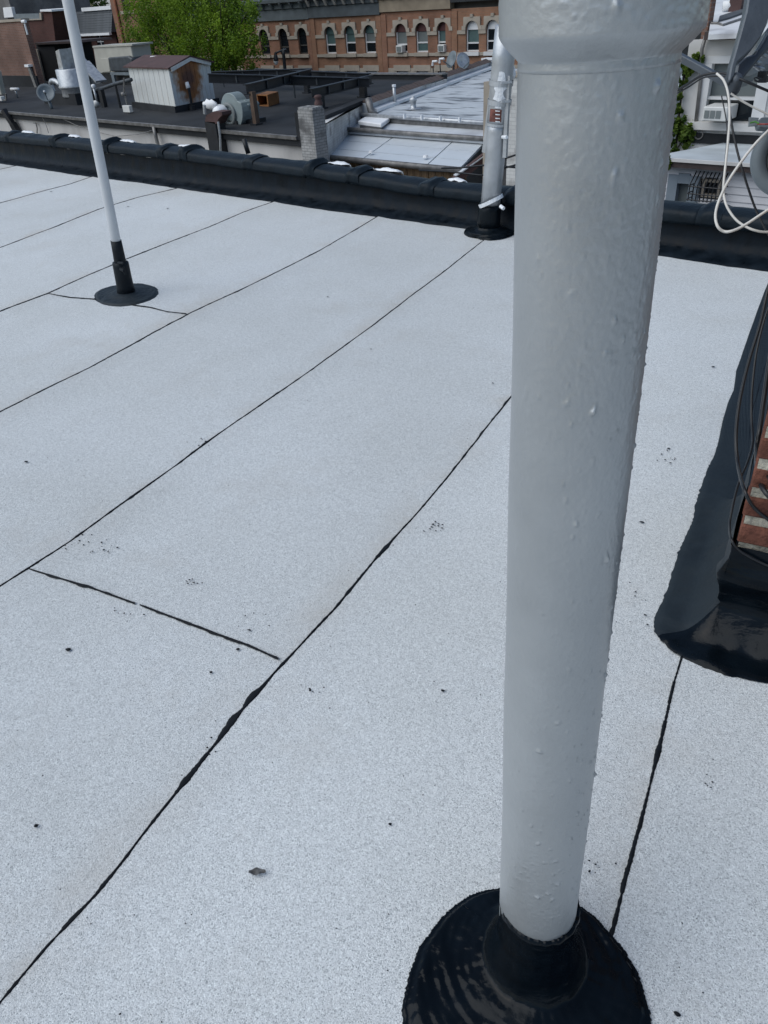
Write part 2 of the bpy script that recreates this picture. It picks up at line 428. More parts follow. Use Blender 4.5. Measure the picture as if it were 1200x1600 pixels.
# ------------------------------------------------------------------ ground and street
GZ = -8.0
struct('ground', MB().b2((-160, -40, GZ - .5), (90, 34, GZ)), M['ground'])
struct('street', MB().b2((-160, 34, GZ - .5), (90, 42, GZ - .12)), M['asphalt'])
struct('pavement', MB().b2((-160, 42, GZ - .5), (90, 200, GZ)), M['ground'])

# ------------------------------------------------------------------ our roof: rolled cap sheets with tarred seams
E = V((.97815, .20791, 0)); D = V((-.20791, .97815, 0))      # across and along the rolls
def qs(p): return V((p[0], p[1], 0)).dot(E), V((p[0], p[1], 0)).dot(D)
def xy(q, s, z=0): return E * q + D * s + V((0, 0, z))

roof = bpy.data.objects.new('roof', None); COL.objects.link(roof); roof['kind'] = 'structure'
obj('roof_slab', MB().prism([(-16, -4.2, -.5), (7, -4.2, -.5), (7, 4.98, -.5), (-16, 4.98, -.5)], (0, 0, .488)), M['blackroof'], roof)
seam_px = [
    [(1068, 1020), (1055, 1065), (1030, 1170), (1003, 1275), (985, 1350), (960, 1450)],
    [(795, 625), (745, 690), (690, 757), (640, 815), (600, 860), (520, 955), (440, 1040), (380, 1110), (300, 1208), (240, 1285), (150, 1400), (75, 1480), (0, 1570)],
    [(752, 378), (700, 420), (640, 465), (580, 513), (515, 560), (430, 620), (330, 690), (270, 733), (180, 797), (110, 848), (45, 890), (0, 918)],
    [(585, 342), (545, 366), (500, 392), (450, 417), (380, 452), (300, 490), (230, 527), (140, 577), (60, 615), (0, 645)],
    [(425, 317), (380, 333), (330, 355), (275, 376), (200, 405), (140, 431), (75, 460), (0, 487)],
    [(275, 295), (215, 309), (155, 327), (75, 360), (0, 388)],
    [(150, 275), (110, 288), (60, 301), (0, 317)],
    [(32, 258), (0, 265)],
]
seams = []
for pl in seam_px:
    pts = sorted([qs(gz(*p)) for p in pl], key=lambda t: t[1])
    seams.append(pts)
def seam_q(k, s):
    pts = seams[k]
    if s <= pts[0][1]: return pts[0][0]
    if s >= pts[-1][1]: return pts[-1][0]
    for (q0, s0), (q1, s1) in zip(pts, pts[1:]):
        if s0 <= s <= s1: return q0 + (q1 - q0) * (s - s0) / max(1e-6, s1 - s0)
q_last = seams[-1][0][0]
def bound(k, s):
    """k=0 is the right-hand edge outside the picture; then the seams; then more rolls to the left"""
    if k == 0: return 5.0
    if k == 1: return 1.55
    if k - 2 < len(seams): return seam_q(k - 2, s) + .004 * noise.noise(V((s * 2.1, k * 9.1, 0))) + .002 * noise.noise(V((s * 9, k * 5.1, 3)))
    return q_last - 1.45 * (k - 1 - len(seams))
NS = 150
S0, S1 = -3.9, 7.2
def roof_z(q, s): return .006 * noise.noise(V((q * .8, s * .8, 1.3))) + .003 * noise.noise(V((q * 2.6, s * 2.6, 7.3)))
par_front = 4.74
def clip_s(q, s):
    """stops the rolls under the parapet flashing"""
    y = (E * q + D * s).y
    if y > par_front: s -= (y - par_front) / D.y
    return s
NSHEET = len(seams) + 4
for k in range(NSHEET - 1):
    rows = []
    for i in range(NS + 1):
        s = S0 + (S1 - S0) * i / NS
        qa, qb = bound(k, s), bound(k + 1, s)
        row = []
        nw = 8
        for j in range(nw + 1):
            t = j / nw
            q = qa + (qb - qa) * t
            ss = clip_s(q, s)
            lap = .0045 * max(0, (t - .9) / .1) if j < nw else .0045
            row.append(xy(q, ss, roof_z(q, ss) + lap))
        q = qb
        row.append(xy(q, clip_s(q, s), roof_z(q, clip_s(q, s)) - .003))
        rows.append(row)
    o = obj('roofing_sheet', MB().grid(rows), M['granule'], roof)
    at_ = o.data.attributes.new('seam', 'FLOAT', 'POINT'); m_n = len(rows[0])
    at_.data.foreach_set('value', [1.0 if j == 0 else (.45 if j >= m_n - 2 else 0.0) for _ in rows for j in range(m_n)])

def ribbon(path, wl, wr, h=.004, z0=.002):
    """a smear of tar along a path of (q, s) points"""
    mb = MB(); rows = []
    n = len(path)
    for i, (q, s) in enumerate(path):
        a = path[max(0, i - 1)]; b = path[min(n - 1, i + 1)]
        tq, ts = b[0] - a[0], b[1] - a[1]; l = math.hypot(tq, ts) or 1
        nq, ns_ = -ts / l, tq / l
        z = roof_z(q, s) + z0
        row = []
        for t, hh in ((-1, 0), (-.55, .8), (0, 1), (.55, .8), (1, 0)):
            ww = (wl[i] if t < 0 else wr[i]) * t
            row.append(xy(q + nq * ww, s + ns_ * ww, z + .0035 + (hh - .6) * h))
        rows.append(row)
    return mb.grid(rows)

def tarline(path_fn, s0, s1, base, seed, blobs=(), step=.004, fat=.5):
    path = []; wl = []; wr = []
    n = max(8, int((s1 - s0) / step))
    for i in range(n + 1):
        s = s0 + (s1 - s0) * i / n
        path.append(path_fn(s))
        a = noise.noise(V((s * 7, seed * 3.7, .5))); b = noise.noise(V((s * 31, seed * 1.7, 2.5))); c = noise.noise(V((s * 2.2, seed * 5.3, 9)))
        d = noise.noise(V((s * 90, seed * 8.3, 1)))
        w_ = base * (1 + .8 * fat * a + .42 * b + .3 * c + .38 * d + .34 * noise.noise(V((s * 210, seed * 2.9, 5))))
        x = w_ * (.6 + .5 * max(0, noise.noise(V((s * 12, seed, 40)))))
        y = w_ * (.6 + .9 * max(0, noise.noise(V((s * 15, seed, 70)))))
        for (sc, half, extra, side) in blobs:
            u = abs(s - sc) / half
            if u < 1:
                g = (1 - u * u) * extra * (.8 + .5 * b)
                if side >= 0: x += g
                if side <= 0: y += g
        wl.append(max(base * .22, x)); wr.append(max(base * .22, y))
    return ribbon(path, wl, wr)

s_of = lambda px, py: qs(gz(px, py))[1]
seam_base = [.0058, .0066, .0070, .0096, .0118, .0135, .0150, .0175]
for k in range(len(seams)):
    fn = lambda s, k=k: (bound(k + 2, s), s)
    s1 = min(6.8, (par_front + .02 - (E * seams[k][0][0]).y) / D.y)
    bl = []
    if k == 0: bl = [(s_of(1030, 1180), .03, .004, 0), (s_of(1000, 1290), .02, .004, 1)]
    if k == 1: bl = [(s_of(402, 1098), .045, .010, -1), (s_of(420, 1070), .08, .005, 0), (s_of(378, 1130), .04, .012, -1), (s_of(360, 1150), .02, .005, -1), (s_of(300, 1208), .2, .003, 0), (s_of(596, 862), .05, .005, 0), (s_of(540, 930), .10, .003, 0), (s_of(445, 1035), .04, .003, 1)]
    if k == 2: bl = [(s_of(315, 700), .1, .006, -1), (s_of(200, 783), .2, .003, 0)]
    obj('seam_tar', tarline(fn, S0, s1, seam_base[k], k + 1, bl), M['tar_line'], roof)
def cross(px_list, base, seed, blobs_px=()):
    P = [qs(gz(*p)) for p in px_list]
    ln = [0]
    for a, b in zip(P, P[1:]): ln.append(ln[-1] + math.hypot(b[0] - a[0], b[1] - a[1]))
    def fn(t):
        for i in range(len(P) - 1):
            if t <= ln[i + 1] or i == len(P) - 2:
                u = (t - ln[i]) / (ln[i + 1] - ln[i]); return (P[i][0] + (P[i + 1][0] - P[i][0]) * u, P[i][1] + (P[i + 1][1] - P[i][1]) * u)
    tot = ln[-1]
    return tarline(fn, 0, tot, base, seed, [(a * tot, b, c, d) for a, b, c, d in blobs_px])
obj('seam_tar', cross([(47, 891), (85, 902), (140, 918), (212, 944)], .0042, 31, [(.22, .03, .005, 1), (.5, .02, .004, 1), (.75, .02, .003, -1)]), M['tar_line'], roof)
obj('seam_tar', cross([(219, 946), (275, 967), (330, 988), (390, 1010), (436, 1031)], .0048, 32, [(.15, .015, .004, 1), (.35, .03, .003, 0), (.55, .02, .004, 1), (.68, .03, .003, 1)]), M['tar_line'], roof)
obj('seam_tar', cross([(75, 460), (110, 466), (150, 469)], .0062, 33), M['tar_line'], roof)
obj('seam_tar', cross([(206, 478), (235, 482), (262, 489), (292, 492)], .0065, 34), M['tar_line'], roof)

# tar drips and specks on the sheets
def specks():
    mb = MB(); rd = random.Random(5)
    def spot(px, py, r_):
        p = gz(px, py); q, s = qs(p); n = 7
        a0 = rd.random() * 6; el = rd.uniform(.5, 1)
        vs = [xy(q + r_ * math.cos(a0 + 6.283 * i / n) * rd.uniform(.7, 1.2), s + r_ * el * math.sin(a0 + 6.283 * i / n) * rd.uniform(.7, 1.2), roof_z(q, s) + .0055) for i in range(n)]
        mb.add(vs + [xy(q, s, roof_z(q, s) + .0085)], [(i, (i + 1) % n, n) for i in range(n)])
    for cx, cy, sx, sy, n, r_ in ((150, 855, 36, 12, 22, .0032), (300, 912, 22, 7, 14, .0035), (395, 975, 40, 16, 9, .0022), (685, 824, 14, 5, 12, .0035), (485, 1080, 16, 8, 7, .0028), (1043, 715, 16, 14, 10, .0045),
                                   (200, 962, 26, 12, 10, .0025), (312, 697, 16, 6, 7, .004), (1110, 1225, 20, 30, 5, .0022), (340, 1165, 16, 10, 6, .0025), (1000, 950, 14, 40, 6, .003), (930, 1360, 14, 14, 8, .002)):
        for _ in range(n): spot(rd.gauss(cx, sx * .6), rd.gauss(cy, sy * .6), r_ * rd.uniform(.4, 1.4))
    for px, py, r_ in ((1003, 817, .008), (692, 1080, .006), (57, 1291, .005), (262, 326, .012), (42, 724, .008), (107, 1016, .010), (1055, 1020, .006), (390, 986, .005), (372, 1016, .006), (580, 548, .006), (512, 465, .007), (330, 1052, .005), (1060, 965, .005), (1058, 1585, .006), (610, 1290, .004), (770, 600, .005), (80, 300, .016), (200, 323, .01), (1114, 575, .008), (1008, 962, .005), (1012, 977, .004)):
        spot(px, py, r_)
    for _ in range(170):
        px, py = rd.uniform(0, 1150), rd.uniform(380, 1600)
        if 770 < px < 1060 and py > 1380: continue
        spot(px, py, rd.uniform(.0007, .0022))
    return mb
obj('tar_specks', specks(), M['tar_line'], roof, kind='stuff')

# curled scrap lying on the roof
p = gz(403, 1366); q, s = qs(p)
rows = []
for i in range(11):
    t_ = i / 10; wv = math.sin(math.pi * min(1, t_ * .9 + .08)) ** .7
    rows.append([xy(q + .88 * (t_ - .5) * .034 - .46 * (j - 2) * .0036 * wv, s + .46 * (t_ - .5) * .034 + .88 * (j - 2) * .0036 * wv, .0065 + .0018 * abs(j - 2) + .0022 * math.sin(i * 1.1 + j * .8)) for j in range(5)])
tag(obj('dry_leaf', MB().grid(rows), M['leafdry'], smooth=True), 'small curled dark dry leaf lying on the white roof left of the big pipe base', 'leaf')

# ------------------------------------------------------------------ our parapet: tarred flashing and coping tiles
par = thing('parapet_wall', 'low black tarred parapet with humped coping tiles along the far edge of the white roof', 'parapet', (-5, 4.9, 0))
X0, X1 = -15.5, 4.5
def nz(x, y, z, a, f): return a * noise.noise(V((x * f, y * f, z * f)))
def extr(prof, xa, xb, step, amp, freq, endcap=False, seed=0, lift=None):
    rows = []
    n = max(2, int((xb - xa) / step))
    for i in range(n + 1):
        x = xa + (xb - xa) * i / n
        rows.append([V((x, y + nz(x, y + seed, z, amp, freq), z + (lift(x) if lift else 0) + nz(x + 50, y, z + seed, amp, freq))) for y, z in prof])
    mb = MB().grid(rows)
    if endcap:
        m = len(prof); k = len(mb.v) - m
        mb.f.append(tuple(range(m))); mb.f.append(tuple(range(k + m - 1, k - 1, -1)))
    return mb
obj('wall', MB().b2((X0, 4.76, -8), (X1, 4.93, .15)), M['stucco'], par)
fl = [(4.60, .004), (4.615, .012), (4.64, .02), (4.69, .035), (4.72, .06), (4.735, .10), (4.742, .15), (4.745, .19), (4.748, .215)]
rows = []
nn = 520
for i in range(nn + 1):
    x = X0 + (X1 - X0) * i / nn
    edge = .055 * noise.noise(V((x * .55, 3, 1))) + .012 * noise.noise(V((x * 5, 1, 2))) + .005 * noise.noise(V((x * 22, 1, 2)))
    row = []
    for y, z in fl:
        kx = max(0, 1 - z / .05)
        row.append(V((x, y + edge * kx + nz(x, y, z, .007, 7) + nz(x, y, z * 3, .003, 25), max(.006, z + nz(x, y + 9, z, .006, 9)) if z > .01 else .001)))
    rows.append(row)
obj('flashing', MB().grid(rows), M['tar_wall'], par, smooth=True)
cap_px = [(18, 204), (90, 213), (170, 218), (258, 225), (293, 227), (393, 240), (489, 250), (557, 260), (671, 278), (802, 288), (1105, 315)]
hubs = [gy(px, py, 4.8).x for px, py in cap_px]
hubs = [hubs[0] - 1.0 * i for i in (5, 4, 3, 2, 1)] + hubs + [hubs[-1] + .85 * i for i in (1, 2, 3, 4, 5, 6)]
cp = [(4.722, .205), (4.698, .211), (4.690, .230), (4.691, .260), (4.697, .275), (4.716, .286), (4.765, .297), (4.81, .302), (4.86, .297), (4.905, .278), (4.935, .25), (4.945, .205), (4.93, .195)]
ZCR = [(-30, .314), (-9.7, .314), (-6.5, .318), (-5.6, .302), (-4.8, .293), (-4.36, .279), (-3.65, .252), (-2.9, .258), (-1.6, .266), (9, .27)]
def zcr(x):
    for (a, za), (b3, zb3) in zip(ZCR, ZCR[1:]):
        if a <= x <= b3: return za + (zb3 - za) * (x - a) / (b3 - a) - .302
    return 0
hub_shape = lambda u: [(1.0 + .28 * u) for _ in cp]
rd = random.Random(11)
for i in range(len(hubs) - 1):
    xa, xb = hubs[i] + .012, hubs[i + 1] - .006
    tile = obj('coping_tile', extr(cp, xa, xb, .025, .006, 6, True, i * 3.1, zcr), M['cap_tar'], par, smooth=True)
    # collar: a lumpy tarred hub at the tile's left end
    wd = rd.uniform(.09, .16); rows = []; n = 12
    hh = rd.uniform(.014, .036)
    skew = rd.uniform(-.03, .12)
    for j in range(n + 1):
        t = j / n
        g = min(1, 3.2 * t) * min(1, 3.0 * (1 - t))
        g = g * g * (3 - 2 * g)
        row = []
        for y, z in cp:
            yy = 4.82 + (y - 4.82) * (1 + .10 * g); zz = z + zcr(hubs[i]) + hh * g * (1 if z > .24 else .5)
            x = hubs[i] - .03 + wd * t + skew * (4.95 - y) * 1.2
            row.append(V((x, yy - .006 * (y < 4.8) + nz(x, y, z, .014, 14), zz + .003 + nz(x, y + 4, z, .012, 18))))
        rows.append(row)
    obj('collar', MB().grid(rows), M['cap_tar'], tile, smooth=True)
    # unpainted silver lump just right of the hub on the crest
    if rd.random() < .9 and hubs[i] < -2:
        L_ = rd.uniform(.16, .30); rows = []
        x0 = hubs[i] + wd * .75
        for j in range(11):
            t = j / 10; g = math.sin(math.pi * t) ** .45
            row = []
            for k in range(7):
                u = k / 6; gg = math.sin(math.pi * u) ** .6
                row.append(V((x0 + L_ * t + nz(x0 + t, u, 0, .012, 9), 4.845 + .10 * u * g + .03 * (1 - g) + nz(x0 + t * .3, u, 8, .015, 8), .302 + zcr(x0) - .03 * u + (.026 * g * gg) + nz(x0 + t * .3, u * .2, 5, .012, 14))))
            rows.append(row)
        obj('silver_patch', MB().grid(rows), M['silverspot'], tile, smooth=True)

# ------------------------------------------------------------------ big vent pipe in the foreground
PB = V((-.2953, .6322, 0)); PA = V((-.0139, -.0007, .9999)).normalized()
vp = thing('vent_pipe', 'thick silver painted cast iron vent pipe in the foreground, black tar round its foot', 'pipe', PB)
def lumpy(prof, o, ax, n, amp_fn, seed):
    o = V(o); ax = V(ax).normalized(); nx = V((1, 0, 0)); nx = (nx - ax * nx.dot(ax)).normalized(); ny = ax.cross(nx)
    rows = []
    for r_, z in prof:
        row = []
        for k in range(n + 1):
            a = 2 * math.pi * k / n
            d = nx * math.cos(a) + ny * math.sin(a)
            row.append(o + ax * z + d * (r_ + amp_fn(d, z, r_)))
        rows.append(row)
    return MB().grid(rows)
RAD = .0612
def pipe_amp(d, z, r_):
    side = max(0, min(1, .35 + .75 * d.dot(V((.93, -.36, 0)))))      # brushed on thick and lumpy on one side
    hi = max(0, min(1, (z - .55) / .6))
    side = side * side
    k = side * (.10 + .9 * hi) + .03
    a = .0012 * noise.noise(V((d.x * 1.3, d.y * 1.3, z * 4)))
    b = .0003 * k * noise.noise(V((d.x * 4, d.y * 4, z * 50)))
    c = .0004 * k * noise.noise(V((d.x * 9 + z * 30, d.y * 9, z * 130)))
    f = .0006 * k * noise.noise(V((d.x * 24, d.y * 24 + z * 60, z * 300)))
    e = noise.noise(V((d.x * 8, d.y * 8, z * 90)))
    drip = .010 * max(0, e - .56) * (.2 + side) + .007 * max(0, noise.noise(V((d.x * 20, d.y * 20 + 7, z * 210))) - .6) * (.25 + side)
    drip *= max(0, min(1, (z - .23) / .06))
    return a + b + c + f + drip
def pr(z):
    if z < 1.369: return RAD
    t = (z - 1.369) / .017
    if t < 1: return RAD + .0150 * (1 - (1 - t) ** 1.3)
    return RAD + .0150 + .003 * (z - 1.386)
obj('pipe_body', lumpy([(RAD, .03 + i * .0022) for i in range(611)], PB, PA, 260, pipe_amp, 1), M['silver'], vp, smooth=True)
hubp = [(RAD - .004, 1.3615), (RAD + .0004, 1.3622)] + [(pr(1.365 + i * .0018), 1.365 + i * .0018) for i in range(60)]
hubp += [(.0765, 1.475), (.074, 1.480), (.062, 1.482)]
obj('hub', lumpy(hubp, PB, PA, 260, pipe_amp, 1), M['silver'], vp, smooth=True)
obj('upper_pipe', lumpy([(.0585, 1.46 + .02 * i) for i in range(18)] + [(.050, 1.80), (.049, 1.5)], PB, PA, 64, pipe_amp, 1), M['silver'], vp, smooth=True)

def boot(outline_px, centre, rin, sleeve_h, m, parent, flare=.05, thick=.008, extra=None, seed=0, name='tar_boot', axis=V((0, 0, 1)), nang=200, power=3.0):
    """pancake of tar on the roof running up into a collar round a pipe"""
    c = V((centre[0], centre[1], 0))
    pts = [gz(*p) for p in outline_px] + (extra or [])
    pol = sorted([(math.atan2(p.y - c.y, p.x - c.x), math.hypot(p.x - c.x, p.y - c.y)) for p in pts])
    def rad(a):
        for i in range(len(pol)):
            a0, r0 = pol[i]; a1, r1 = pol[(i + 1) % len(pol)]
            if i == len(pol) - 1: a1 += 2 * math.pi
            aa = a if a >= a0 else a + 2 * math.pi
            if a0 <= aa <= a1:
                t = (aa - a0) / max(1e-6, a1 - a0); return r0 + (r1 - r0) * t
        return pol[0][1]
    rows = []; nk = 60
    for k in range(nk + 1):
        u = k / nk; row = []
        for i in range(nang + 1):
            a = -math.pi + 2 * math.pi * i / nang
            ro = rad(a) * (1 + .012 * noise.noise(V((math.cos(a) * 9, math.sin(a) * 9, seed))) + .010 * noise.noise(V((math.cos(a) * 38, math.sin(a) * 38, seed + 5))) + (.016 * noise.noise(V((a * 60, seed, 1))) + .012 * noise.noise(V((a * 150, seed, 2))) if k < 3 else 0))
            d = V((math.cos(a), math.sin(a), 0))
            if u < .72:                               # pancake
                t = u / .72
                r_ = ro + (rin + flare - ro) * t
                z = .001 if k == 0 else (thick * min(1, t * 6) + .012 * t ** power)
                z += (.004 * noise.noise(V((d.x * r_ * 14, d.y * r_ * 14, seed))) + .0028 * noise.noise(V((a * 2.6 + 9, r_ * 75, seed + 2))) + .0014 * noise.noise(V((a * 9, r_ * 40, seed + 4)))) * min(1, t * 4) * (1 - t * .5)
                z = max(z, .0008 if k == 0 else .005)
            else:                                      # fillet into the sleeve
                t = (u - .72) / .28
                g = t * t * (3 - 2 * t)
                r_ = rin + flare * (1 - t) ** 3.4
                z = thick + .012 + (sleeve_h - thick - .012) * t ** 1.15
                r_ += .0018 * noise.noise(V((d.x * 5, d.y * 5, z * 40 + seed)))
                if k == nk: z += .010 * noise.noise(V((d.x * 1.6, d.y * 1.6, seed + 3))) + .003 * noise.noise(V((d.x * 9, d.y * 9, seed)))
            row.append(c + d * r_ + axis * z)
        rows.append(row)
    last = [c + (p - c - axis * (p - c).dot(axis)) * .9 + axis * (p - c).dot(axis) for p in rows[-1]]
    rows.append(last)
    return obj(name, MB().grid(rows), m, parent, smooth=True)
boot([(629, 1590), (633, 1550), (641, 1520), (655, 1480), (670, 1460), (700, 1425), (740, 1398), (776, 1390), (900, 1413), (930, 1435), (955, 1462), (975, 1485), (1000, 1530), (1010, 1560), (1018, 1598)],
     PB, RAD + .0025, .186, M['tar_gloss'], vp, flare=.026, thick=.010, seed=3, nang=420,
     extra=[PB + V((-.02, .135, 0)), PB + V((.02, -.24, 0)), PB + V((-.1, -.25, 0)), PB + V((.13, -.17, 0))])

# ------------------------------------------------------------------ slim white pole on the left
b = gz(198, 462); lp = thing('antenna_pole', 'slim pale grey pole rising from a round black tar boot, left', 'pole', b)
d0 = dep(b)
top = gy(103, 0, b.y)
ax = (gy(116.5, 60, b.y) - gy(178.5, 368, b.y)).normalized()
ps = gy(183, 385, b.y)
p0 = ps - ax * ps.z
pole_at = lambda z: p0 + ax * (z / ax.z)
obj('pole', MB().tube([pole_at(z) for z in (.1, .5, 1.0, 1.6, 2.3, 3.0)], [.0272] * 6, 20), M['pole_white'], lp, smooth=True)
obj('tar_wrap', MB().tube([pole_at(.17), pole_at(.22), pole_at(.27), pole_at(hz(181, 374, b))], [.037, .034, .0325, .0305], 20), M['tar'], lp, smooth=True)
obj('sleeve', MB().tube([pole_at(-.0), pole_at(.06), pole_at(.12), pole_at(.185), pole_at(.20), pole_at(.205)], [.056, .050, .048, .047, .046, .036], 20), M['tar'], lp, smooth=True)
cl = pole_at(.195)
obj('clamp_bolt', MB().tube([cl + V((.03, -.03, .015)), cl + V((.085, -.03, .02))], .008, 8).tube([cl + V((.04, -.03, -.02)), cl + V((.082, -.035, -.022))], .011, 8).tube([cl + V((.078, -.034, -.045)), cl + V((.08, -.034, .0))], .006, 8), M['tar'], lp)
boot([(148, 465), (150, 458), (160, 452), (180, 447), (215, 444), (235, 447), (247, 455), (246, 462), (235, 470), (208, 478), (190, 480), (168, 478), (155, 473)], p0 + V((0, 0, 0)), .05, .03, M['tar_dull'], lp, flare=.03, thick=.012, seed=9)

# ------------------------------------------------------------------ middle pipe by the parapet
b = gz(762, 349); b = V((b.x, 4.60, 0))
b = V((gy(763, 345, 4.58).x, 4.58, 0))
mp_ = thing('flue_pipe', 'patched silver metal flue pipe with side struts standing against the black parapet', 'pipe', b)
Y = b.y
def mpt(px, py, dy=0): return gy(px, py, Y + dy)
rpx = dep(mpt(768, 300)) / FPX
r_ = 15.2 * rpx
obj('lower_pipe', MB().tube([mpt(765.5, 328), mpt(769, 290), mpt(773, 250), mpt(776.5, 205), mpt(778, 190)], [r_, r_, r_, r_ * 1.0, r_], 24), M['galv'], mp_, smooth=True)
obj('upper_pipe', MB().tube([mpt(777.5, 194), mpt(779.5, 170), mpt(783, 130), mpt(786, 98), mpt(792, 40)], [r_ * 1.05] * 5, 24), M['galv'], mp_, smooth=True)
obj('pipe_joint', MB().tube([mpt(777.3, 195.5), mpt(777.7, 191.5)], r_ * 1.09, 24), M['galv'], mp_)
obj('tar_sleeve', MB().tube([mpt(763, 356), mpt(764, 340), mpt(765, 328), mpt(766, 318)], [r_ * 1.25, r_ * 1.2, r_ * 1.17, r_ * 1.1], 24), M['tar_wet'], mp_, smooth=True)
n_ = (mpt(773, 250) - mpt(765, 328)).normalized()
cen = mpt(767, 314)
tilt = (n_ + V((-.55, -.1, 0))).normalized()
obj('hose_clamp', MB().lathe([(r_ * 1.28, -.012), (r_ * 1.33, -.012), (r_ * 1.33, .012), (r_ * 1.28, .012), (r_ * 1.28, -.012)], cen, tilt, 28).tube([mpt(782, 322, -.06), mpt(787, 326, -.07)], .012, 8), M['silverspot'], mp_)
boot([(725, 364), (730, 358), (745, 372), (765, 376), (790, 372), (803, 366)], b, r_ * 1.2, .07, M['tar_wet'], mp_, flare=.06, thick=.014, seed=21, extra=[b + V((-.16, .1, 0)), b + V((.2, .12, 0)), b + V((0, .2, 0))])
for pa, pb, wd, dy in (((775, 96), (757, 238), 6.5, .02), ((795, 118), (789, 246), 6.0, -.02)):
    obj('strut', MB().beam(mpt(*pa, dy), mpt(*pb, dy), wd * rpx, wd * rpx * .8), M['galv'], mp_)
for py, pxa, pxb in ((129, 770, 799), (159, 767, 797)):
    c = mpt((pxa + pxb) / 2 - 1.5, py)
    st = obj('strap', MB().lathe([(r_ * 1.12, -.014), (r_ * 1.16, -.014), (r_ * 1.16, .014), (r_ * 1.12, .014), (r_ * 1.12, -.014)], c, n_, 28).beam(mpt(783, py, -r_ * 1.15), mpt(pxb, py - 1, -.03), .025, .012), M['galv'], mp_)
for px, py in ((766, 211), (788, 214)):
    obj('bolt', MB().tube([mpt(px - 3, py, -.03), mpt(px + 4, py + .5, -.05)], .011, 8), M['silverspot'], mp_)
# peeled paint patches and the old red sticker follow the pipe's skin
def skin(pxs, m, name, off=.004):
    axp = mpt(779.5, 170); axd = (mpt(786, 98) - mpt(777.5, 194)).normalized(); R_ = r_ * 1.05 + off
    def on(px, py):
        rr = ray(px, py)
        w0 = CP - axp; aa = rr - axd * rr.dot(axd); bb = w0 - axd * w0.dot(axd)
        A_, B_, C_ = aa.dot(aa), 2 * aa.dot(bb), bb.dot(bb) - R_ * R_
        return CP + rr * ((-B_ - math.sqrt(max(0, B_ * B_ - 4 * A_ * C_))) / (2 * A_))
    edge = []
    for (xa, ya), (xb, yb) in zip(pxs, pxs[1:] + pxs[:1]):
        edge += [(xa + (xb - xa) * k / 4, ya + (yb - ya) * k / 4) for k in range(4)]
    cx_ = sum(e[0] for e in edge) / len(edge); cy_ = sum(e[1] for e in edge) / len(edge); n2 = len(edge)
    vs = []; fs = []
    for t_ in (1, .66, .33):
        vs += [on(cx_ + (ex - cx_) * t_, cy_ + (ey - cy_) * t_) for ex, ey in edge]
    vs.append(on(cx_, cy_))
    for k in range(2):
        for i in range(n2): fs.append((k * n2 + i, k * n2 + (i + 1) % n2, (k + 1) * n2 + (i + 1) % n2, (k + 1) * n2 + i))
    for i in range(n2): fs.append((2 * n2 + i, 2 * n2 + (i + 1) % n2, 3 * n2))
    return obj(name, MB().add(vs, fs), m, mp_)
skin([(780, 112), (784, 111.5), (789, 114), (790, 127), (777, 127), (779, 119)], M['silverspot'], 'paint_flake')
skin([(774, 132), (779, 135), (786, 132), (793, 138), (789, 140), (786, 145), (787, 150), (791, 155), (785, 156), (779, 159), (770, 155), (772, 150), (774, 143), (772, 138)], M['silverspot'], 'paint_flake')
skin([(774, 163), (784, 163), (783, 170), (773, 169)], M['silverspot'], 'paint_flake')
skin([(766, 170), (784, 172), (783, 191), (764.5, 190)], M['sticker_red'], 'sticker')
for py in (172.5, 178, 184, 189):
    skin([(774, py), (781, py + .5), (781, py + 2.2), (774, py + 1.7)], M['silverspot'], 'paint_flake', .009)
obj('pipe_elbow', MB().tube([mpt(792, 104, .05), mpt(797, 108, .05), mpt(799, 116, .05), mpt(795, 122, .05)], .03, 10), M['silverspot'], mp_, smooth=True)

# ------------------------------------------------------------------ helpers for things standing on the neighbours' roofs
ZB = -1.9
def up(pl, Y_, th): return MB().prism([gy(px, py, Y_) for px, py in pl], (0, th, 0))
def openings_wall(x0, x1, z0, z1, y, holes, depth=.16):
    """wall face with real window openings and their reveals"""
    xs = sorted({x0, x1, *[h[0] for h in holes], *[h[1] for h in holes]}); zs_ = sorted({z0, z1, *[h[2] for h in holes], *[h[3] for h in holes]})
    mb = MB()
    for a, b_ in zip(xs, xs[1:]):
        for c, d in zip(zs_, zs_[1:]):
            mx_, mz = (a + b_) / 2, (c + d) / 2
            if any(h[0] < mx_ < h[1] and h[2] < mz < h[3] for h in holes): continue
            mb.add([(a, y, c), (b_, y, c), (b_, y, d), (a, y, d)], [(0, 1, 2, 3)])
    for h in holes:
        a, b_, c, d = h[:4]; e = y + depth
        mb.add([(a, y, c), (b_, y, c), (b_, y, d), (a, y, d), (a, e, c), (b_, e, c), (b_, e, d), (a, e, d)], [(0, 1, 5, 4), (1, 2, 6, 5), (2, 3, 7, 6), (3, 0, 4, 7)])
    return mb

# ------------------------------------------------------------------ black-roofed neighbour
fl_ = gz(0, 172, ZB); fr_ = gz(470, 212, ZB)
ext = (fl_ - fr_).normalized()
FL = fr_ + ext * 48
RB = gz(575, 160, ZB); RC = gz(508, 188, ZB)
bb = thing('black_roof_building', 'neighbouring building with flat black roof, pale rear wall and long gutter', 'building', (-30, 22, GZ))
deck = [FL, fr_, RC, RB, V((-22.3, 30.6, ZB)), V((FL.x, 30.6, ZB))]
obj('roof', MB().prism([p + V((0, 0, -.3)) for p in deck], (0, 0, .3)), M['blackroof'], bb)
obj('rear_wall', MB().prism([V((p.x, p.y + .12, GZ)) for p in (FL, fr_, fr_ + V((-.6, .5, 0)), FL + V((0, .5, 0)))], (0, 0, -GZ + ZB - .32)), M['stucco'], bb)
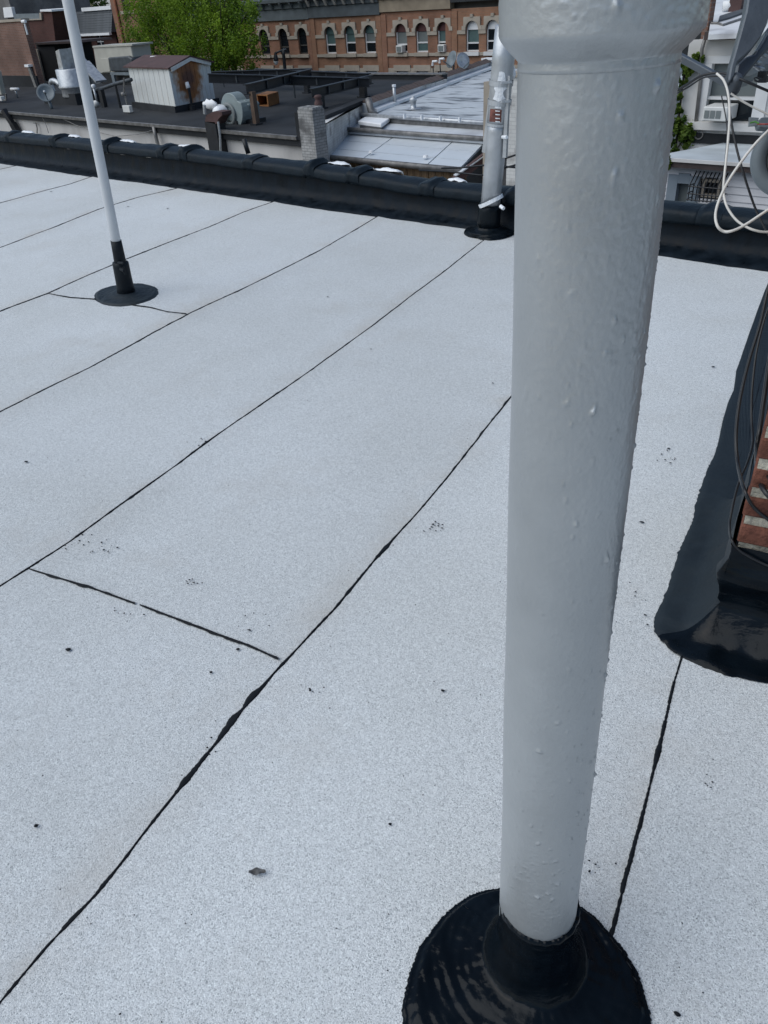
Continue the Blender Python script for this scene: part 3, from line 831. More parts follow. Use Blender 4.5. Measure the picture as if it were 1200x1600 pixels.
# side wall towards the silver roof, whitewashed, with a black capping
sw = [V((RC.x, RC.y, 0)), V((RB.x, RB.y, 0))]
sdn = V((sw[1].y - sw[0].y, -(sw[1].x - sw[0].x), 0)).normalized()
obj('side_wall', MB().prism([V((p.x, p.y, GZ)) for p in (fr_ + sdn * .02, sw[0] + sdn * .02, sw[1] + sdn * .02, V((-22.2, 30.6, 0)), V((-22.9, 30.6, 0)), sw[1] - sdn * .25, fr_ - sdn * .02 + V((-.05, .5, 0)))], (0, 0, -GZ + ZB + .02)), M['whitebrick'], bb)
obj('capping', MB().prism([sw[0] + sdn * .04 + V((0, 0, ZB + .02)), sw[1] + sdn * .04 + V((0, 0, ZB + .02)), sw[1] - sdn * .3 + V((0, 0, ZB + .02)), sw[0] - sdn * .3 + V((0, 0, ZB + .02))], (0, 0, .12)), M['blackroof'], bb)
# front parapet over the street
pz = gy(560, 116.5, 30.4).z
obj('parapet', MB().prism([V((FL.x, 30.45, ZB)), V((-22.3, 30.45, ZB)), V((-22.3, 30.75, ZB)), V((FL.x, 30.75, ZB))], (0, 0, pz - ZB)), M['blackroof'], bb)
obj('parapet_cap', MB().b2((FL.x, 30.38, pz), (-22.3, 30.8, pz + .05)), M['gutter'], bb)
# gutter
gdir = (fr_ - FL).normalized()
gn = V((gdir.y, -gdir.x, 0))
def gut(a, b_):
    prof = [(-.08, 0), (-.09, .09), (-.02, .10), (.0, .10), (.0, 0), (-.04, -.02)]
    return MB().add([p + gn * (-y_) * -1 * -1 + V((0, 0, z_ - .09)) if False else p + gn * (-y_) + V((0, 0, z_ - .11)) for p in (a, b_) for y_, z_ in prof], [(i, (i + 1) % 6, 6 + (i + 1) % 6, 6 + i) for i in range(6)] + [(0, 1, 2, 3, 4, 5), (11, 10, 9, 8, 7, 6)])
cuts = [FL, gz(-60, 167, ZB), gz(120, 182, ZB), gz(236, 192, ZB), gz(344, 201, ZB), gz(466, 211.6, ZB)]
for a, b_ in zip(cuts, cuts[1:]):
    a2 = fr_ + gdir * ((a - fr_).dot(gdir)); b2_ = fr_ + gdir * ((b_ - fr_).dot(gdir))
    obj('gutter', gut(a2 + gdir * .01, b2_ - gdir * .01), M['gutter'], bb)
for px in (240, 12):
    p = gz(px, 193 if px == 240 else 174, ZB); p = fr_ + gdir * ((p - fr_).dot(gdir)) + gn * .06
    if px == 240:
        obj('downpipe', MB().tube([p + V((-.03, 0, -.1)), p + V((.0, -.02, -.4)), p + V((.05, 0, -1.2)), p + V((.05, 0, -6))], .065, 8), M['gutter'], bb, smooth=True)
    else:
        obj('downpipe', MB().beam(p + V((-.25, -.1, .05)), p + V((.1, -.05, -.5)), .2, .2).beam(p + V((.1, -.05, -.45)), p + V((.3, .05, -1.2)), .32, .2).beam(p + V((.3, .05, -1.15)), p + V((.3, .05, -6)), .34, .2), M['blacksteel'], bb)
# electric cable drooping on the rear wall
def on_wall(px, py):
    r2 = ray(px, py); n2 = gn; t = (fr_ - CP + gn * .0).dot(n2) / r2.dot(n2); return CP + r2 * t
obj('wall_cable', MB().tube([on_wall(*q) for q in ((98, 186), (120, 196), (150, 206), (180, 213), (215, 210), (237, 204))], .012, 5).tube([on_wall(*q) for q in ((52, 192), (56, 192), (58, 200), (58, 208))], .025, 5).tube([on_wall(*q) for q in ((66, 183), (72, 195), (76, 208))], .012, 5), M['gutter'], bb)

# brick chimney at the corner
c0 = gz(471, 212, ZB); ctop = hz(474, 171, c0)
ch = thing('brick_chimney', 'small grey painted brick chimney at the corner of the black roof above the canopy', 'chimney', (c0.x, c0.y, -8))
cw = gy(493, 175, c0.y).x - gy(470, 175, c0.y).x
cx1 = c0.x + cw
cdp = .42
obj('stack', MB().hexa([V((c0.x, c0.y - .05, -8)), V((cx1, c0.y - .05, -8)), V((cx1 + .02, c0.y + cdp, -8)), V((c0.x, c0.y + cdp, -8)), V((c0.x, c0.y - .05, ctop)), V((cx1, c0.y - .05, ctop)), V((cx1 + .02, c0.y + cdp, ctop)), V((c0.x, c0.y + cdp, ctop))]), M['greybrick'], ch)
rd = random.Random(3)
for i in range(4):
    for j in range(3):
        obj('brick', MB().box((c0.x + cw * (j + .5) / 3, c0.y + cdp * (i + .5) / 4 - .03, ctop + .035), (cw / 3 - .012, cdp / 4 - .012, .06 + rd.uniform(0, .02))), M['greybrick'], ch)
obj('tar_flashing', MB().b2((c0.x - .16, c0.y - .03, ctop - .78), (c0.x - .002, c0.y + .5, ctop - .06)), M['blackroof'], ch)
cc = gz(487, 165, ctop)
obj('cowl', MB().lathe([(.12, 0), (.12, .05), (.09, .12), (.08, .16), (.12, .2), (.08, .25), (.02, .26)], V((c0.x + cw * .55, c0.y + .5, ctop + .07)), n=12), M['rust_dark'], ch, smooth=True)

# metal shed / stair bulkhead with rust
sc = gz(276, 176, ZB); sl = gz(213, 168, ZB); sr = gz(338, 163, ZB)
zl = hz(204, 107, sl); zc = hz(263, 107.5, sc); zr = hz(327, 96, sr)
sh = thing('roof_shed', 'pale metal roof shed with brown pitched top and a large rust stain on its gable', 'shed', sc)
sl.z = sr.z = sc.z = ZB
bl = sl + (sr - sc)
zt = (zl + zc) / 2
curb = .12
def panels(a, b_, z0, z1a, z1b, n, m, gable=False):
    t = (b_ - a) / n; nn_ = V((t.y, -t.x, 0)).normalized()
    for i in range(n):
        p, q2 = a + t * (i + .03), a + t * (i + .97)
        za = z1a + (z1b - z1a) * i / n; zb2 = z1a + (z1b - z1a) * (i + 1) / n
        if gable:
            f = lambda u: z1a + (z1b - z1a) * u + gable * (1 - abs(2 * u - 1))
            za, zb2 = f((i + .03) / n), f((i + .97) / n)
        poly = [V((p.x, p.y, z0)), V((q2.x, q2.y, z0)), V((q2.x, q2.y, zb2)), V((p.x, p.y, za))]
        obj('wall_panel', MB().prism(poly, -nn_ * .05), m, sh)
zg = hz(298, 89, (sc + sr) / 2) - (zc + zr) / 2
ZE = (zl + zc + zr) / 3
obj('core', MB().prism([V((p.x, p.y, ZB + .02)) for p in (sl.lerp(sr, .03), sc.lerp(bl, .05), sr.lerp(sl, .03), bl.lerp(sc, .05))], (0, 0, ZE - ZB - .06)), M['shed_metal'], sh)
panels(sl, sc, ZB + .2, ZE, ZE, 8, M['shed_metal'])
def rusty_metal():
    m = M['shed_metal'].copy(); m.name = 'rust_streaked_metal'
    nt = m.node_tree; N = nt.nodes; L = nt.links; p = N['Principled BSDF']
    src = p.inputs['Base Color'].links[0].from_socket
    geo = N.new('ShaderNodeNewGeometry'); vm = N.new('ShaderNodeVectorMath'); vm.operation = 'SUBTRACT'
    cen_ = sc.lerp(sr, .42); vm.inputs[1].default_value = (cen_.x, cen_.y, ZB + 1.15)
    L.new(geo.outputs['Position'], vm.inputs[0])
    no = N.new('ShaderNodeTexNoise'); no.inputs['Scale'].default_value = 3.5; no.inputs['Detail'].default_value = 8
    L.new(geo.outputs['Position'], no.inputs['Vector'])
    mp2 = N.new('ShaderNodeMapping'); mp2.inputs['Scale'].default_value = (1.45, 1.0, .80); L.new(vm.outputs[0], mp2.inputs[0])
    ln = N.new('ShaderNodeVectorMath'); ln.operation = 'LENGTH'; L.new(mp2.outputs[0], ln.inputs[0])
    ad = N.new('ShaderNodeMath'); ad.operation = 'MULTIPLY_ADD'; ad.inputs[1].default_value = .8; L.new(no.outputs['Fac'], ad.inputs[0]); L.new(ln.outputs['Value'], ad.inputs[2])
    mr = N.new('ShaderNodeMapRange'); mr.inputs['From Min'].default_value = 1.25; mr.inputs['From Max'].default_value = .55; L.new(ad.outputs[0], mr.inputs[0])
    rr = N.new('ShaderNodeValToRGB'); rr.color_ramp.elements[0].color = (.44, .20, .06, 1); rr.color_ramp.elements[1].color = (.12, .05, .035, 1)
    rr.color_ramp.elements[0].position = .05; k_ = rr.color_ramp.elements.new(.55); k_.color = (.30, .12, .042, 1)
    L.new(mr.outputs[0], rr.inputs[0])
    mx = N.new('ShaderNodeMixRGB'); m7 = N.new('ShaderNodeMath'); m7.operation = 'MULTIPLY'; m7.use_clamp = True; m7.inputs[1].default_value = 2.6; L.new(mr.outputs[0], m7.inputs[0]); L.new(m7.outputs[0], mx.inputs[0]); L.new(src, mx.inputs[1]); L.new(rr.outputs[0], mx.inputs[2])
    L.new(mx.outputs[0], p.inputs['Base Color'])
    return m
M['rusty'] = rusty_metal()
panels(sc, sr, ZB + .2, ZE, ZE, 10, M['rusty'], gable=zg)
nb = lambda p, q2: V(((q2 - p).y, -(q2 - p).x, 0)).normalized()
rA, rB = (sc + sr) / 2 + nb(sc, sr) * .12, (sl + bl) / 2 - nb(sc, sr) * .12
def rp_(p, z): return V((p.x, p.y, z))
o_l = nb(sl, sc) * .10; o_r = nb(sc, sr) * .12
obj('roof', MB().prism([rp_(sc + o_l + o_r, ZE - .01), rp_(rA, ZE + zg + .03), rp_(rB, ZE + zg + .03), rp_(sl + o_l - o_r, ZE - .01)], (0, 0, .05)).prism([rp_(rA, ZE + zg + .03), rp_(sr - o_l + o_r, ZE - .01), rp_(bl - o_l - o_r, ZE - .01), rp_(rB, ZE + zg + .03)], (0, 0, .05)), M['rust_dark'], sh)
for pa_, pb_ in ((sc - o_l * .4, (sc + sr) / 2), ((sc + sr) / 2, sr + o_l * .4)):
    za_ = ZE if pa_ is not (sc + sr) / 2 and (pa_ - sc).length < .2 else ZE + zg
    zb_ = ZE + zg if za_ == ZE else ZE
    obj('gable_trim', MB().beam(rp_(pa_ + o_r * .75, za_ - .03), rp_(pb_ + o_r * .75, zb_ - .03), .05, .12), M['shed_metal'], sh)
obj('curb', MB().prism([rp_(p, ZB - .01) for p in (sl + o_l - o_r * .6, sc + o_l + o_r * .6, sr - o_l + o_r * .6, bl - o_l - o_r * .6)], (0, 0, .22)), M['blackroof'], sh)
vt = gy(243, 91, (rA.y + rB.y) / 2)
obj('ridge_vent', MB().tube([vt + V((-.3, 0, .04)), vt + V((.28, .05, .05))], .035, 6).tube([vt + V((-.15, -.2, -.02)), vt + V((-.1, .0, .04))], .03, 6).tube([vt + V((.05, -.2, -.02)), vt + V((.1, .0, .04))], .03, 6), M['white'], sh)

# dark square flue pipe standing against the pale rear wall
p = on_wall(326, 190); p += gn * .25
fp = thing('square_flue', 'dark rust topped square flue rising in front of the pale wall beside the grey blower', 'flue', (p.x, p.y, GZ))
q2 = lambda px, py: gy(px, py, p.y)
wd = (q2(341, 210) - q2(321, 210)).x
obj('shaft', MB().hexa([V((q2(324, 240).x + dx, p.y + dy, GZ)) for dx, dy in ((0, 0), (wd, 0), (wd, .4), (0, .4))] + [V((q2(320, 192).x + dx, p.y + dy, q2(320, 190).z)) for dx, dy in ((0, 0), (wd * .8, 0), (wd * .8, .4), (0, .4))]), M['blacksteel'], fp)
obj('rusty_elbow', MB().prism([q2(320, 190), q2(338, 194), q2(341, 186), q2(347, 180), q2(346, 175), q2(334, 174), q2(322, 180)], (0, .4, 0)), M['rust_dark'], fp)
obj('pipe', MB().tube([q2(342, 190) + V((0, -.03, 0)), q2(345, 212) + V((0, -.03, 0)), q2(346, 240) + V((0, -.03, 0))], .035, 6).tube([q2(321, 178) + V((0, -.02, 0)), q2(320, 164) + V((0, -.02, 0))], .05, 8), M['galv'], fp)

# grey blower
p = gz(368, 194, ZB); bz = lambda px, py, dy=0: gy(px, py, p.y + dy)
bw_ = thing('exhaust_blower', 'grey snail shaped exhaust blower on the black roof edge beside the square flue', 'blower', p)
c = bz(361, 172); rx = (bz(378, 172) - c).length
prof = []
for i in range(28):
    a = 2 * math.pi * i / 28 + .6
    rr = rx * (.88 + .24 * i / 28)
    prof.append(c + V((math.cos(a) * rr * .95, 0, math.sin(a) * rr)))
obj('scroll', MB().prism(prof, (.0, .42, 0)), M['grey_paint'], bw_, bevel=.015)
obj('inlet', MB().lathe([(rx * .62, 0), (rx * .66, -.05), (rx * .45, -.06), (rx * .40, -.0)], c + V((-.12, 0, -.12)), (0, 1, 0), 20), M['grille'], bw_, smooth=True)
obj('motor_cover', MB().prism([bz(372, 158, .25), bz(381, 156, .25), bz(388, 164, .25), bz(388, 184, .25), bz(378, 190, .25), bz(372, 186, .25)], (0, .5, 0)), M['grey_paint'], bw_, bevel=.02)
obj('intake_cap', MB().lathe([(.0, -.42), (.14, -.42), (.2, -.32), (.2, -.08), (.14, 0)], bz(353, 174), (.15, 1, 0), 16), M['silverspot'], bw_, smooth=True)
obj('intake_box', MB().box(bz(347, 184, -.05), (.22, .25, .34)).box(bz(343, 166, -.1), (.22, .2, .1)).box(bz(346, 173, -.1), (.3, .2, .06)), M['ac_white'], bw_, bevel=.02)
obj('base_frame', MB().b2((bz(349, 194).x, p.y - .05, ZB), (bz(372, 194).x, p.y + .5, ZB + .1)).b2((bz(374, 190).x, p.y + .2, ZB), (bz(387, 190).x, p.y + .8, ZB + .12)), M['blacksteel'], bw_)
# plastic sheet bundled on the flue
c = gy(328, 163, p.y - .3)
rows = []
for i in range(9):
    th = math.pi * i / 8
    rows.append([c + V((math.cos(th) * .34 + .05 * noise.noise(V((i, j, 1))), math.sin(j * math.pi / 4) * .14 * math.sin(th), math.sin(th) * .0 + math.cos(j * math.pi / 4) * .14 * math.sin(th) + .05 * noise.noise(V((i * .9, j * .9, 4))))) for j in range(9)])
tag(obj('plastic_bundle', MB().grid(rows), M['white'], smooth=True), 'white crumpled plastic bundle perched beside the grey blower and square flue', 'plastic')
# small white-topped pipe by the rusty gable
p = gz(301, 172, ZB)
t = thing('capped_vent', 'thin dark vent pipe with a white cap in front of the rusty shed gable', 'vent', p)
zt_ = hz(298, 137, p)
obj('pipe', MB().tube([p, p + V((0, 0, zt_ - ZB))], .05, 8).tube([p, p + V((0, 0, .16))], .12, 8), M['blacksteel'], t)
obj('cap', MB().lathe([(.0, .2), (.07, .19), (.085, 0), (.06, -.02)], p + V((-.03, 0, zt_ - ZB)), (-.2, 0, 1), 10), M['white'], t, smooth=True)

# steel dunnage frame over the black roof
pf = thing('steel_dunnage', 'black steel beam frame on posts spanning the flat black roof', 'steel frame', gz(470, 170, ZB))
def ibeam(a, b_, h, w_):
    a, b_ = V(a), V(b_); u = V((0, 0, 1)); mb = MB()
    mb.beam(a + u * (h / 2 - .015), b_ + u * (h / 2 - .015), w_, .03); mb.beam(a - u * (h / 2 - .015), b_ - u * (h / 2 - .015), w_, .03); mb.beam(a, b_, .03, h - .06)
    return mb
PX = [(401, 195, 137, 'wood'), (503, 170, 140, 's'), (568, 151, 127, 's'), (478, 139, 119, 's')]
ZD = None
tops = []
for px, pyb, pyt, k in PX:
    p = gz(px, pyb, ZB); tops.append((p, hz(px - (3 if px < 420 else 0), pyt, p)))
ZD = -1.0
def stiff(a, b_, h, n):
    for i in range(1, n + 1):
        c = V(a).lerp(V(b_), i / (n + 1)); t_ = (V(b_) - V(a)).normalized(); sd2 = V((t_.y, -t_.x, 0))
        obj('stiffener', MB().beam(c + sd2 * .0 - V((0, 0, h / 2 - .03)), c + V((0, 0, h / 2 - .03)), .17, .03), M['steel_top'], pf)
bm_h = .30
def dz(px, py): return gz(px, py, ZD)
Bs = [((385, 140, 18.2), (486, 114, 25.6)), ((487, 146, 21.6), (580, 124, 25.2)), ((326, 122, 20.8), (577, 129, 24.6)), ((326, 118, 24.6), (487, 113, 26.6)), ((400, 113, 26.8), (577, 121.5, 25.2))]
for i, (a, b_) in enumerate(Bs):
    a3, b3 = gy(*a), gy(*b_)
    obj('beam', ibeam(a3, b3, bm_h, .20), M['blacksteel'], pf)
    stiff(a3, b3, bm_h, 5 if i > 1 else 3)
for px, py, Y_, z_top, wd_, mt_ in ((401, 195, 18.35, gy(399, 143, 18.35).z, .16, M['post_wood']), (502, 170, 21.9, gy(502, 149, 21.9).z, .26, M['blacksteel']), (568, 151, 24.9, gy(568, 131, 24.9).z, .28, M['blacksteel']), (480, 139, 25.6, gy(480, 119, 25.6).z, .22, M['blacksteel'])):
    p = gy(px, py, Y_); p.z = ZB
    obj('post', MB().box((p.x, p.y, (ZB + z_top) / 2), (wd_, .16, z_top - ZB)), mt_, pf)
    obj('base_plate', MB().box((p.x, p.y, ZB + .02), (wd_ + .12, .3, .05)), M['blacksteel'], pf)
for px, py in ((350, 136), (461, 153)):
    p = gz(px, py, ZB); obj('rod', MB().tube([p, V((p.x, p.y, ZB + .75))], .035, 6), M['steel_top'], pf)

# orange wooden box
a, b_, c = gz(403, 166, ZB), gz(420, 167, ZB), gz(437, 161.5, ZB)
zt_ = hz(420, 150, b_)
t = thing('wooden_box', 'open orange wooden box lying on the black roof under the steel frame', 'box', b_)
d = a + (c - b_)
h = zt_ - ZB
th = .04
def wallb(p, q3): 
    n3 = V(((q3 - p).y, -(q3 - p).x, 0)).normalized() * th
    return MB().prism([rp_(p, ZB + .01), rp_(q3, ZB + .01), rp_(q3, zt_), rp_(p, zt_)], -n3)
obj('side', wallb(b_, c), M['wood_orange'], t); obj('side', wallb(d, a), M['wood_orange'], t)
obj('back', wallb(c.lerp(b_, .03), d.lerp(a, .03)), M['wood_orange'], t)
obj('top', MB().prism([rp_(p, zt_ + .002) for p in (a, b_, c, d)], (0, 0, .04)), M['wood_orange'], t)
obj('bottom', MB().prism([rp_(p, ZB + .002) for p in (a.lerp(c, .05), b_.lerp(d, .05), c.lerp(a, .05), d.lerp(b_, .05))], (0, 0, .03)), M['wood_orange'], t)

# satellite dish on the black roof
p = gz(81, 170, ZB)
t = thing('satellite_dish', 'round grey satellite dish on a short stub near the left gutter', 'satellite dish', p)
c = gy(71.5, 145, p.y)
rr = 13.5 * dep(c) / FPX
axd = V((.72, -.5, .48)).normalized()
obj('reflector', MB().lathe([(.0, -.12), (rr * .4, -.10), (rr * .75, -.04), (rr, .03), (rr * 1.01, .015), (rr * .76, -.06), (rr * .4, -.125), (0, -.145)], c, axd, 28), M['dish_grey'], t, smooth=True)
obj('mast', MB().tube([p, gy(76, 155, p.y + .05)], .07, 10), M['dish_grey'], t, smooth=True)
obj('feed_arm', MB().tube([c - V((0, 0, rr * .85)) + axd * .03, c - V((0, 0, rr * .45)) + axd * .4], .02, 6), M['dish_grey'], t)
obj('feed_horn', MB().tube([c - V((0, 0, rr * .48)) + axd * .36, c - V((0, 0, rr * .3)) + axd * .44], .05, 8), M['galv'], t, smooth=True)

def tvent(px, pyb, pyt, nm, lab, m, rad=.07, tee=True):
    p = gz(px, pyb, ZB); z = hz(px - 1, pyt, p); t = thing(nm, lab, 'vent', p)
    obj('pipe', MB().tube([p, V((p.x, p.y, z))], rad, 10), m, t, smooth=True)
    if tee: obj('tee', MB().tube([V((p.x - .3, p.y - .05, z)), V((p.x + .3, p.y + .02, z))], rad * 1.5, 10), M['white'], t, smooth=True)
    else: obj('cap', MB().lathe([(.0, .1), (rad * 1.8, .08), (rad * 2, 0), (rad * 1.3, -.06)], V((p.x, p.y, z)), n=10), M['white'], t, smooth=True)
    return t
tvent(27.5, 153, 139, 'tee_vent', 'pale tee shaped vent pipe below the brown brick wall', M['galv'], .045)
tvent(153, 165, 135, 'capped_vent', 'slim vent with white cap just right of the pale pole', M['galv'], .045, False)
# elbow
p = gz(86, 151, ZB)
t = thing('elbow_vent', 'shiny metal elbow duct curving down beside the satellite dish', 'vent', p)
path = [p] + [gy(px, py, p.y) for px, py in ((85, 143), (81, 135), (79, 130), (80.5, 127), (84, 126), (89, 128), (92, 131), (94, 135))]
obj('elbow', MB().tube(path, [.085, .09, .1, .11, .12, .12, .12, .11, .11], 14), M['galv'], t, smooth=True)
# white box on pole
p = gz(197, 177, ZB)
t = thing('junction_box', 'small white junction box on a thin pole before the pale shed', 'box', p)
obj('box', MB().b2((gy(191.5, 170, p.y).x, p.y, ZB + .03), (gy(202, 170, p.y).x, p.y + .15, hz(196, 165, p))), M['ac_white'], t, bevel=.01)
obj('pole', MB().tube([V((p.x - .1, p.y + .2, ZB)), gy(194, 145, p.y + .2), gy(193.5, 122, p.y + .2)], .03, 6), M['gutter'], t)
obj('knob', MB().lathe([(0, -.08), (.1, -.05), (.1, .05), (0, .08)], gy(193, 147, p.y + .2), n=8), M['gutter'], t, smooth=True)
# dark post with lamp
p = gz(161, 168, ZB)
t = thing('roof_post', 'short dark square post with a pale lamp at its foot beside the exhaust hood', 'post', p)
obj('post', MB().b2((gy(157, 160, p.y).x, p.y, ZB), (gy(161.5, 160, p.y).x, p.y + .15, hz(157, 140, p))), M['blacksteel'], t)
obj('lamp', MB().lathe([(0, .12), (.12, .08), (.13, -.05), (.05, -.12)], gy(150, 162, p.y), (-.4, -.3, -.6), 10), M['ac_white'], t, smooth=True)

# exhaust hood
p = gz(125, 158, ZB); YH = p.y
t = thing('exhaust_hood', 'tall pale sheet metal exhaust hood with a round fan drum on a black curb', 'hood', p)
h_ = lambda px, py, dy=0: gy(px, py, YH + dy)
obj('back_panel', MB().prism([h_(88, 79), h_(108, 75), h_(128, 90), h_(160, 126), h_(156, 130), h_(110, 138), h_(100, 142)], (0, .12, 0)), M['galv'], t)
obj('side_panel', MB().prism([h_(86.5, 80, -.9), h_(92, 77, -.9), h_(97, 100, -.9), h_(101, 118, -.9), h_(105, 128, -.9), h_(109, 136, -.9), h_(107, 142, -.9), h_(99, 142, -.9)], (0, .95, 0)), M['galv'], t)
obj('side_panel', MB().beam(h_(131, 97, -.1), h_(158, 127, -.3), .5, .08), M['galv'], t)
obj('fan_drum', MB().lathe([(0, .0), (.62, 0), (.64, -.02), (.64, -.6), (.68, -.66), (.66, -.72), (.58, -.78), (.62, -1.0), (.6, -1.05)], V((h_(113, 120, -.55).x, YH - .55, h_(113, 107, -.55).z)), n=28), M['galv'], t, smooth=True)
obj('curb', MB().b2((h_(104, 158).x, YH - 1.1, ZB), (h_(155, 158).x, YH + .1, h_(120, 141).z)), M['blackroof'], t)

# cream air conditioner and dark cover
p = gz(180, 132, ZB); Ya = p.y
t = thing('rooftop_unit', 'large cream rooftop air conditioner casing standing behind the pale shed', 'air conditioner', p)
a_ = lambda px, py, dy=0: gy(px, py, Ya + dy)
obj('casing', MB().prism([a_(152, 115), a_(145.5, 74), a_(204, 71), a_(212, 112)], (0, 1.2, 0)), M['ac_cream'], t, bevel=.03)
obj('lid', MB().prism([a_(144.8, 74.5, -.05), a_(144.3, 71.8, -.05), a_(206, 68.8, -.05), a_(206.5, 71.5, -.05)], (0, 1.3, 0)), M['ac_cream'], t)
obj('panel', MB().prism([a_(159, 113, -.04), a_(157, 92, -.04), a_(169, 90.5, -.04), a_(172, 112, -.04)], (0, .04, 0)), M['ac_cream'], t, bevel=.01)
obj('stand', MB().b2((a_(154, 118).x, Ya + .1, ZB), (a_(212, 118).x, Ya + 1, a_(180, 113).z)), M['blacksteel'], t)
p = gz(190, 133, ZB)
t = thing('covered_unit', 'smaller unit wrapped in a dark grey cover in front of the cream casing', 'air conditioner', p)
a_ = lambda px, py, dy=0: gy(px, py, p.y + dy)
obj('cover', MB().prism([a_(173, 112), a_(168, 90), a_(199, 87.5), a_(206, 92), a_(209, 112)], (0, 1.0, 0)), M['steel_top'], t, bevel=.05)
obj('shelf', MB().prism([a_(172, 117), a_(172, 113), a_(212, 113), a_(213, 118)], (0, 1.1, 0)), M['dish_grey'], t)
obj('leg', MB().b2((a_(174, 120).x, p.y, ZB), (a_(178, 120).x, p.y + .1, a_(175, 117).z)), M['dish_grey'], t)
obj('leg', MB().b2((a_(204, 120).x, p.y, ZB), (a_(208, 120).x, p.y + .1, a_(205, 117).z)), M['dish_grey'], t)
# curved rail
pr0 = gz(140, 158, ZB)
t = thing('roof_rail', 'low dark pipe rail curving from the hood to the pale shed', 'rail', pr0)
rl = [gy(px, py, YH - .4 - .035 * (px - 140) * .6) for px, py in ((141, 142), (160, 138), (180, 131), (205, 124.5))]
obj('rail', MB().tube(rl, .07, 8), M['steel_top'], t, smooth=True)
for q3 in (rl[1], rl[2]): obj('rail_post', MB().tube([q3, V((q3.x, q3.y, ZB))], .05, 6), M['blacksteel'], t)
# grey cabinet at the far left
p = gz(-6, 160, ZB)
t = thing('grey_cabinet', 'grey green metal cabinet at the far left edge of the black roof', 'cabinet', p)
a_ = lambda px, py, dy=0: gy(px, py, p.y + dy)
obj('body', MB().prism([a_(-40, 150), a_(-48, 112), a_(-6, 111), a_(2, 148)], (0, .25, 0)), M['ac_cream'], t, bevel=.03)
obj('stand', MB().beam(a_(-20, 158), a_(10, 156), .06, .06).beam(a_(10, 156), a_(9, 146), .06, .06).beam(a_(-20, 158), a_(-20, 146), .06, .06), M['gutter'], t)
obj('fitting', MB().box(a_(3, 154), (.25, .2, .2)), M['ac_white'], t, bevel=.02)

# ------------------------------------------------------------------ buildings on the left beyond the black roof
Yb = gz(30, 135, ZB).y
t = thing('brown_brick_building', 'brown brick building wall at the far left above the black roof', 'building', (gy(10, 100, Yb).x, Yb, GZ))
a_ = lambda px, py, dy=0: gy(px, py, Yb + dy)
x1, x0 = a_(50, 90).x, -75
zt_ = a_(20, 34).z
obj('wall', MB().b2((x0, Yb, GZ), (x1, Yb + .35, zt_)), M['brownbrick'], t)
obj('coping', MB().b2((x0, Yb - .08, zt_), (x1 + .05, Yb + .42, zt_ + .12)), M['stone'], t)
obj('flashing', MB().b2((x0, Yb - .1, ZB), (x1 + .02, Yb - .002, ZB + .55)), M['blackroof'], t)
pa = a_(38.5, 37, -.1)
obj('pipe_vent', MB().tube([pa + V((0, 0, -.5)), pa], .05, 8).tube([pa + V((-.2, 0, .1)), pa + V((.15, 0, .1))], .08, 8), M['white'], t)
pa = a_(47, 105, -.12)
obj('downpipe', MB().beam(pa + V((-.1, 0, 0)), pa + V((.2, 0, -1.6)), .25, .1), M['gutter'], t)
obj('lamp', MB().box(pa + V((-.1, 0, .08)), (.42, .3, .12)), M['white'], t)

Yc = Yb + 6
t = thing('red_brick_building', 'dark red brick party wall with pale stepped coping left of the slate roof', 'building', (gy(60, 60, Yc).x, Yc, GZ))
a_ = lambda px, py, dy=0: gy(px, py, Yc + dy)
obj('wall', MB().prism([a_(20, 140), a_(20, 31), a_(63, 30), a_(64, 18), a_(81, 18), a_(96, 140)], (0, 1.2, 0)), M['redbrick'], t)
obj('coping', MB().prism([a_(20, 33, -.1), a_(20, 31, -.1), a_(62, 29.5, -.1), a_(63, 31, -.1)], (0, 1.4, 0)).prism([a_(62, 31, -.12), a_(61, 20, -.12), a_(64, 20, -.12), a_(65, 31, -.12)], (0, 1.4, 0)), M['stone'], t)
obj('coping', MB().prism([a_(62.5, 18, -.15), a_(62.5, 15, -.15), a_(80, 15, -.15), a_(81, 18, -.15)], (0, 1.5, 0)), M['white'], t)
obj('green_panel', MB().prism([a_(22, 30, .3), a_(22, 22, .3), a_(60, 21, .3), a_(62, 29.2, .3)], (0, .15, 0)), M['dish_grey'], t)
Ybk = Yb + 2.6
t = thing('black_bulkhead', 'black felted stair bulkhead with a pale door frame left of the exhaust hood', 'bulkhead', (gy(75, 110, Ybk).x, Ybk, ZB))
a_ = lambda px, py, dy=0: gy(px, py, Ybk + dy)
obj('wall', MB().prism([a_(70, 140), a_(56, 70), a_(84, 69), a_(100, 140)], (0, 2.5, 0)), M['blackroof'], t)
obj('ledge', MB().prism([a_(54, 70, -.15), a_(53.5, 67, -.15), a_(108, 64.5, -.15), a_(110, 68, -.15)], (0, 2.8, 0)), M['fascia'], t)
obj('door_frame', MB().beam(a_(57, 77, -.12), a_(70, 132, -.12), .28, .1).beam(a_(47, 80, -.1), a_(57, 79, -.1), .1, .1), M['stone'], t)
obj('door', MB().prism([a_(49, 100, -.05), a_(47, 80, -.05), a_(57, 80, -.05), a_(67, 132, -.05), a_(56, 132, -.05)], (0, .05, 0)), M['post_wood'], t)
for i in range(4): obj('bar', MB().beam(a_(48.5 + i * 2, 81, -.1), a_(51.5 + i * 2.1, 98, -.1), .06, .06), M['white'], t)

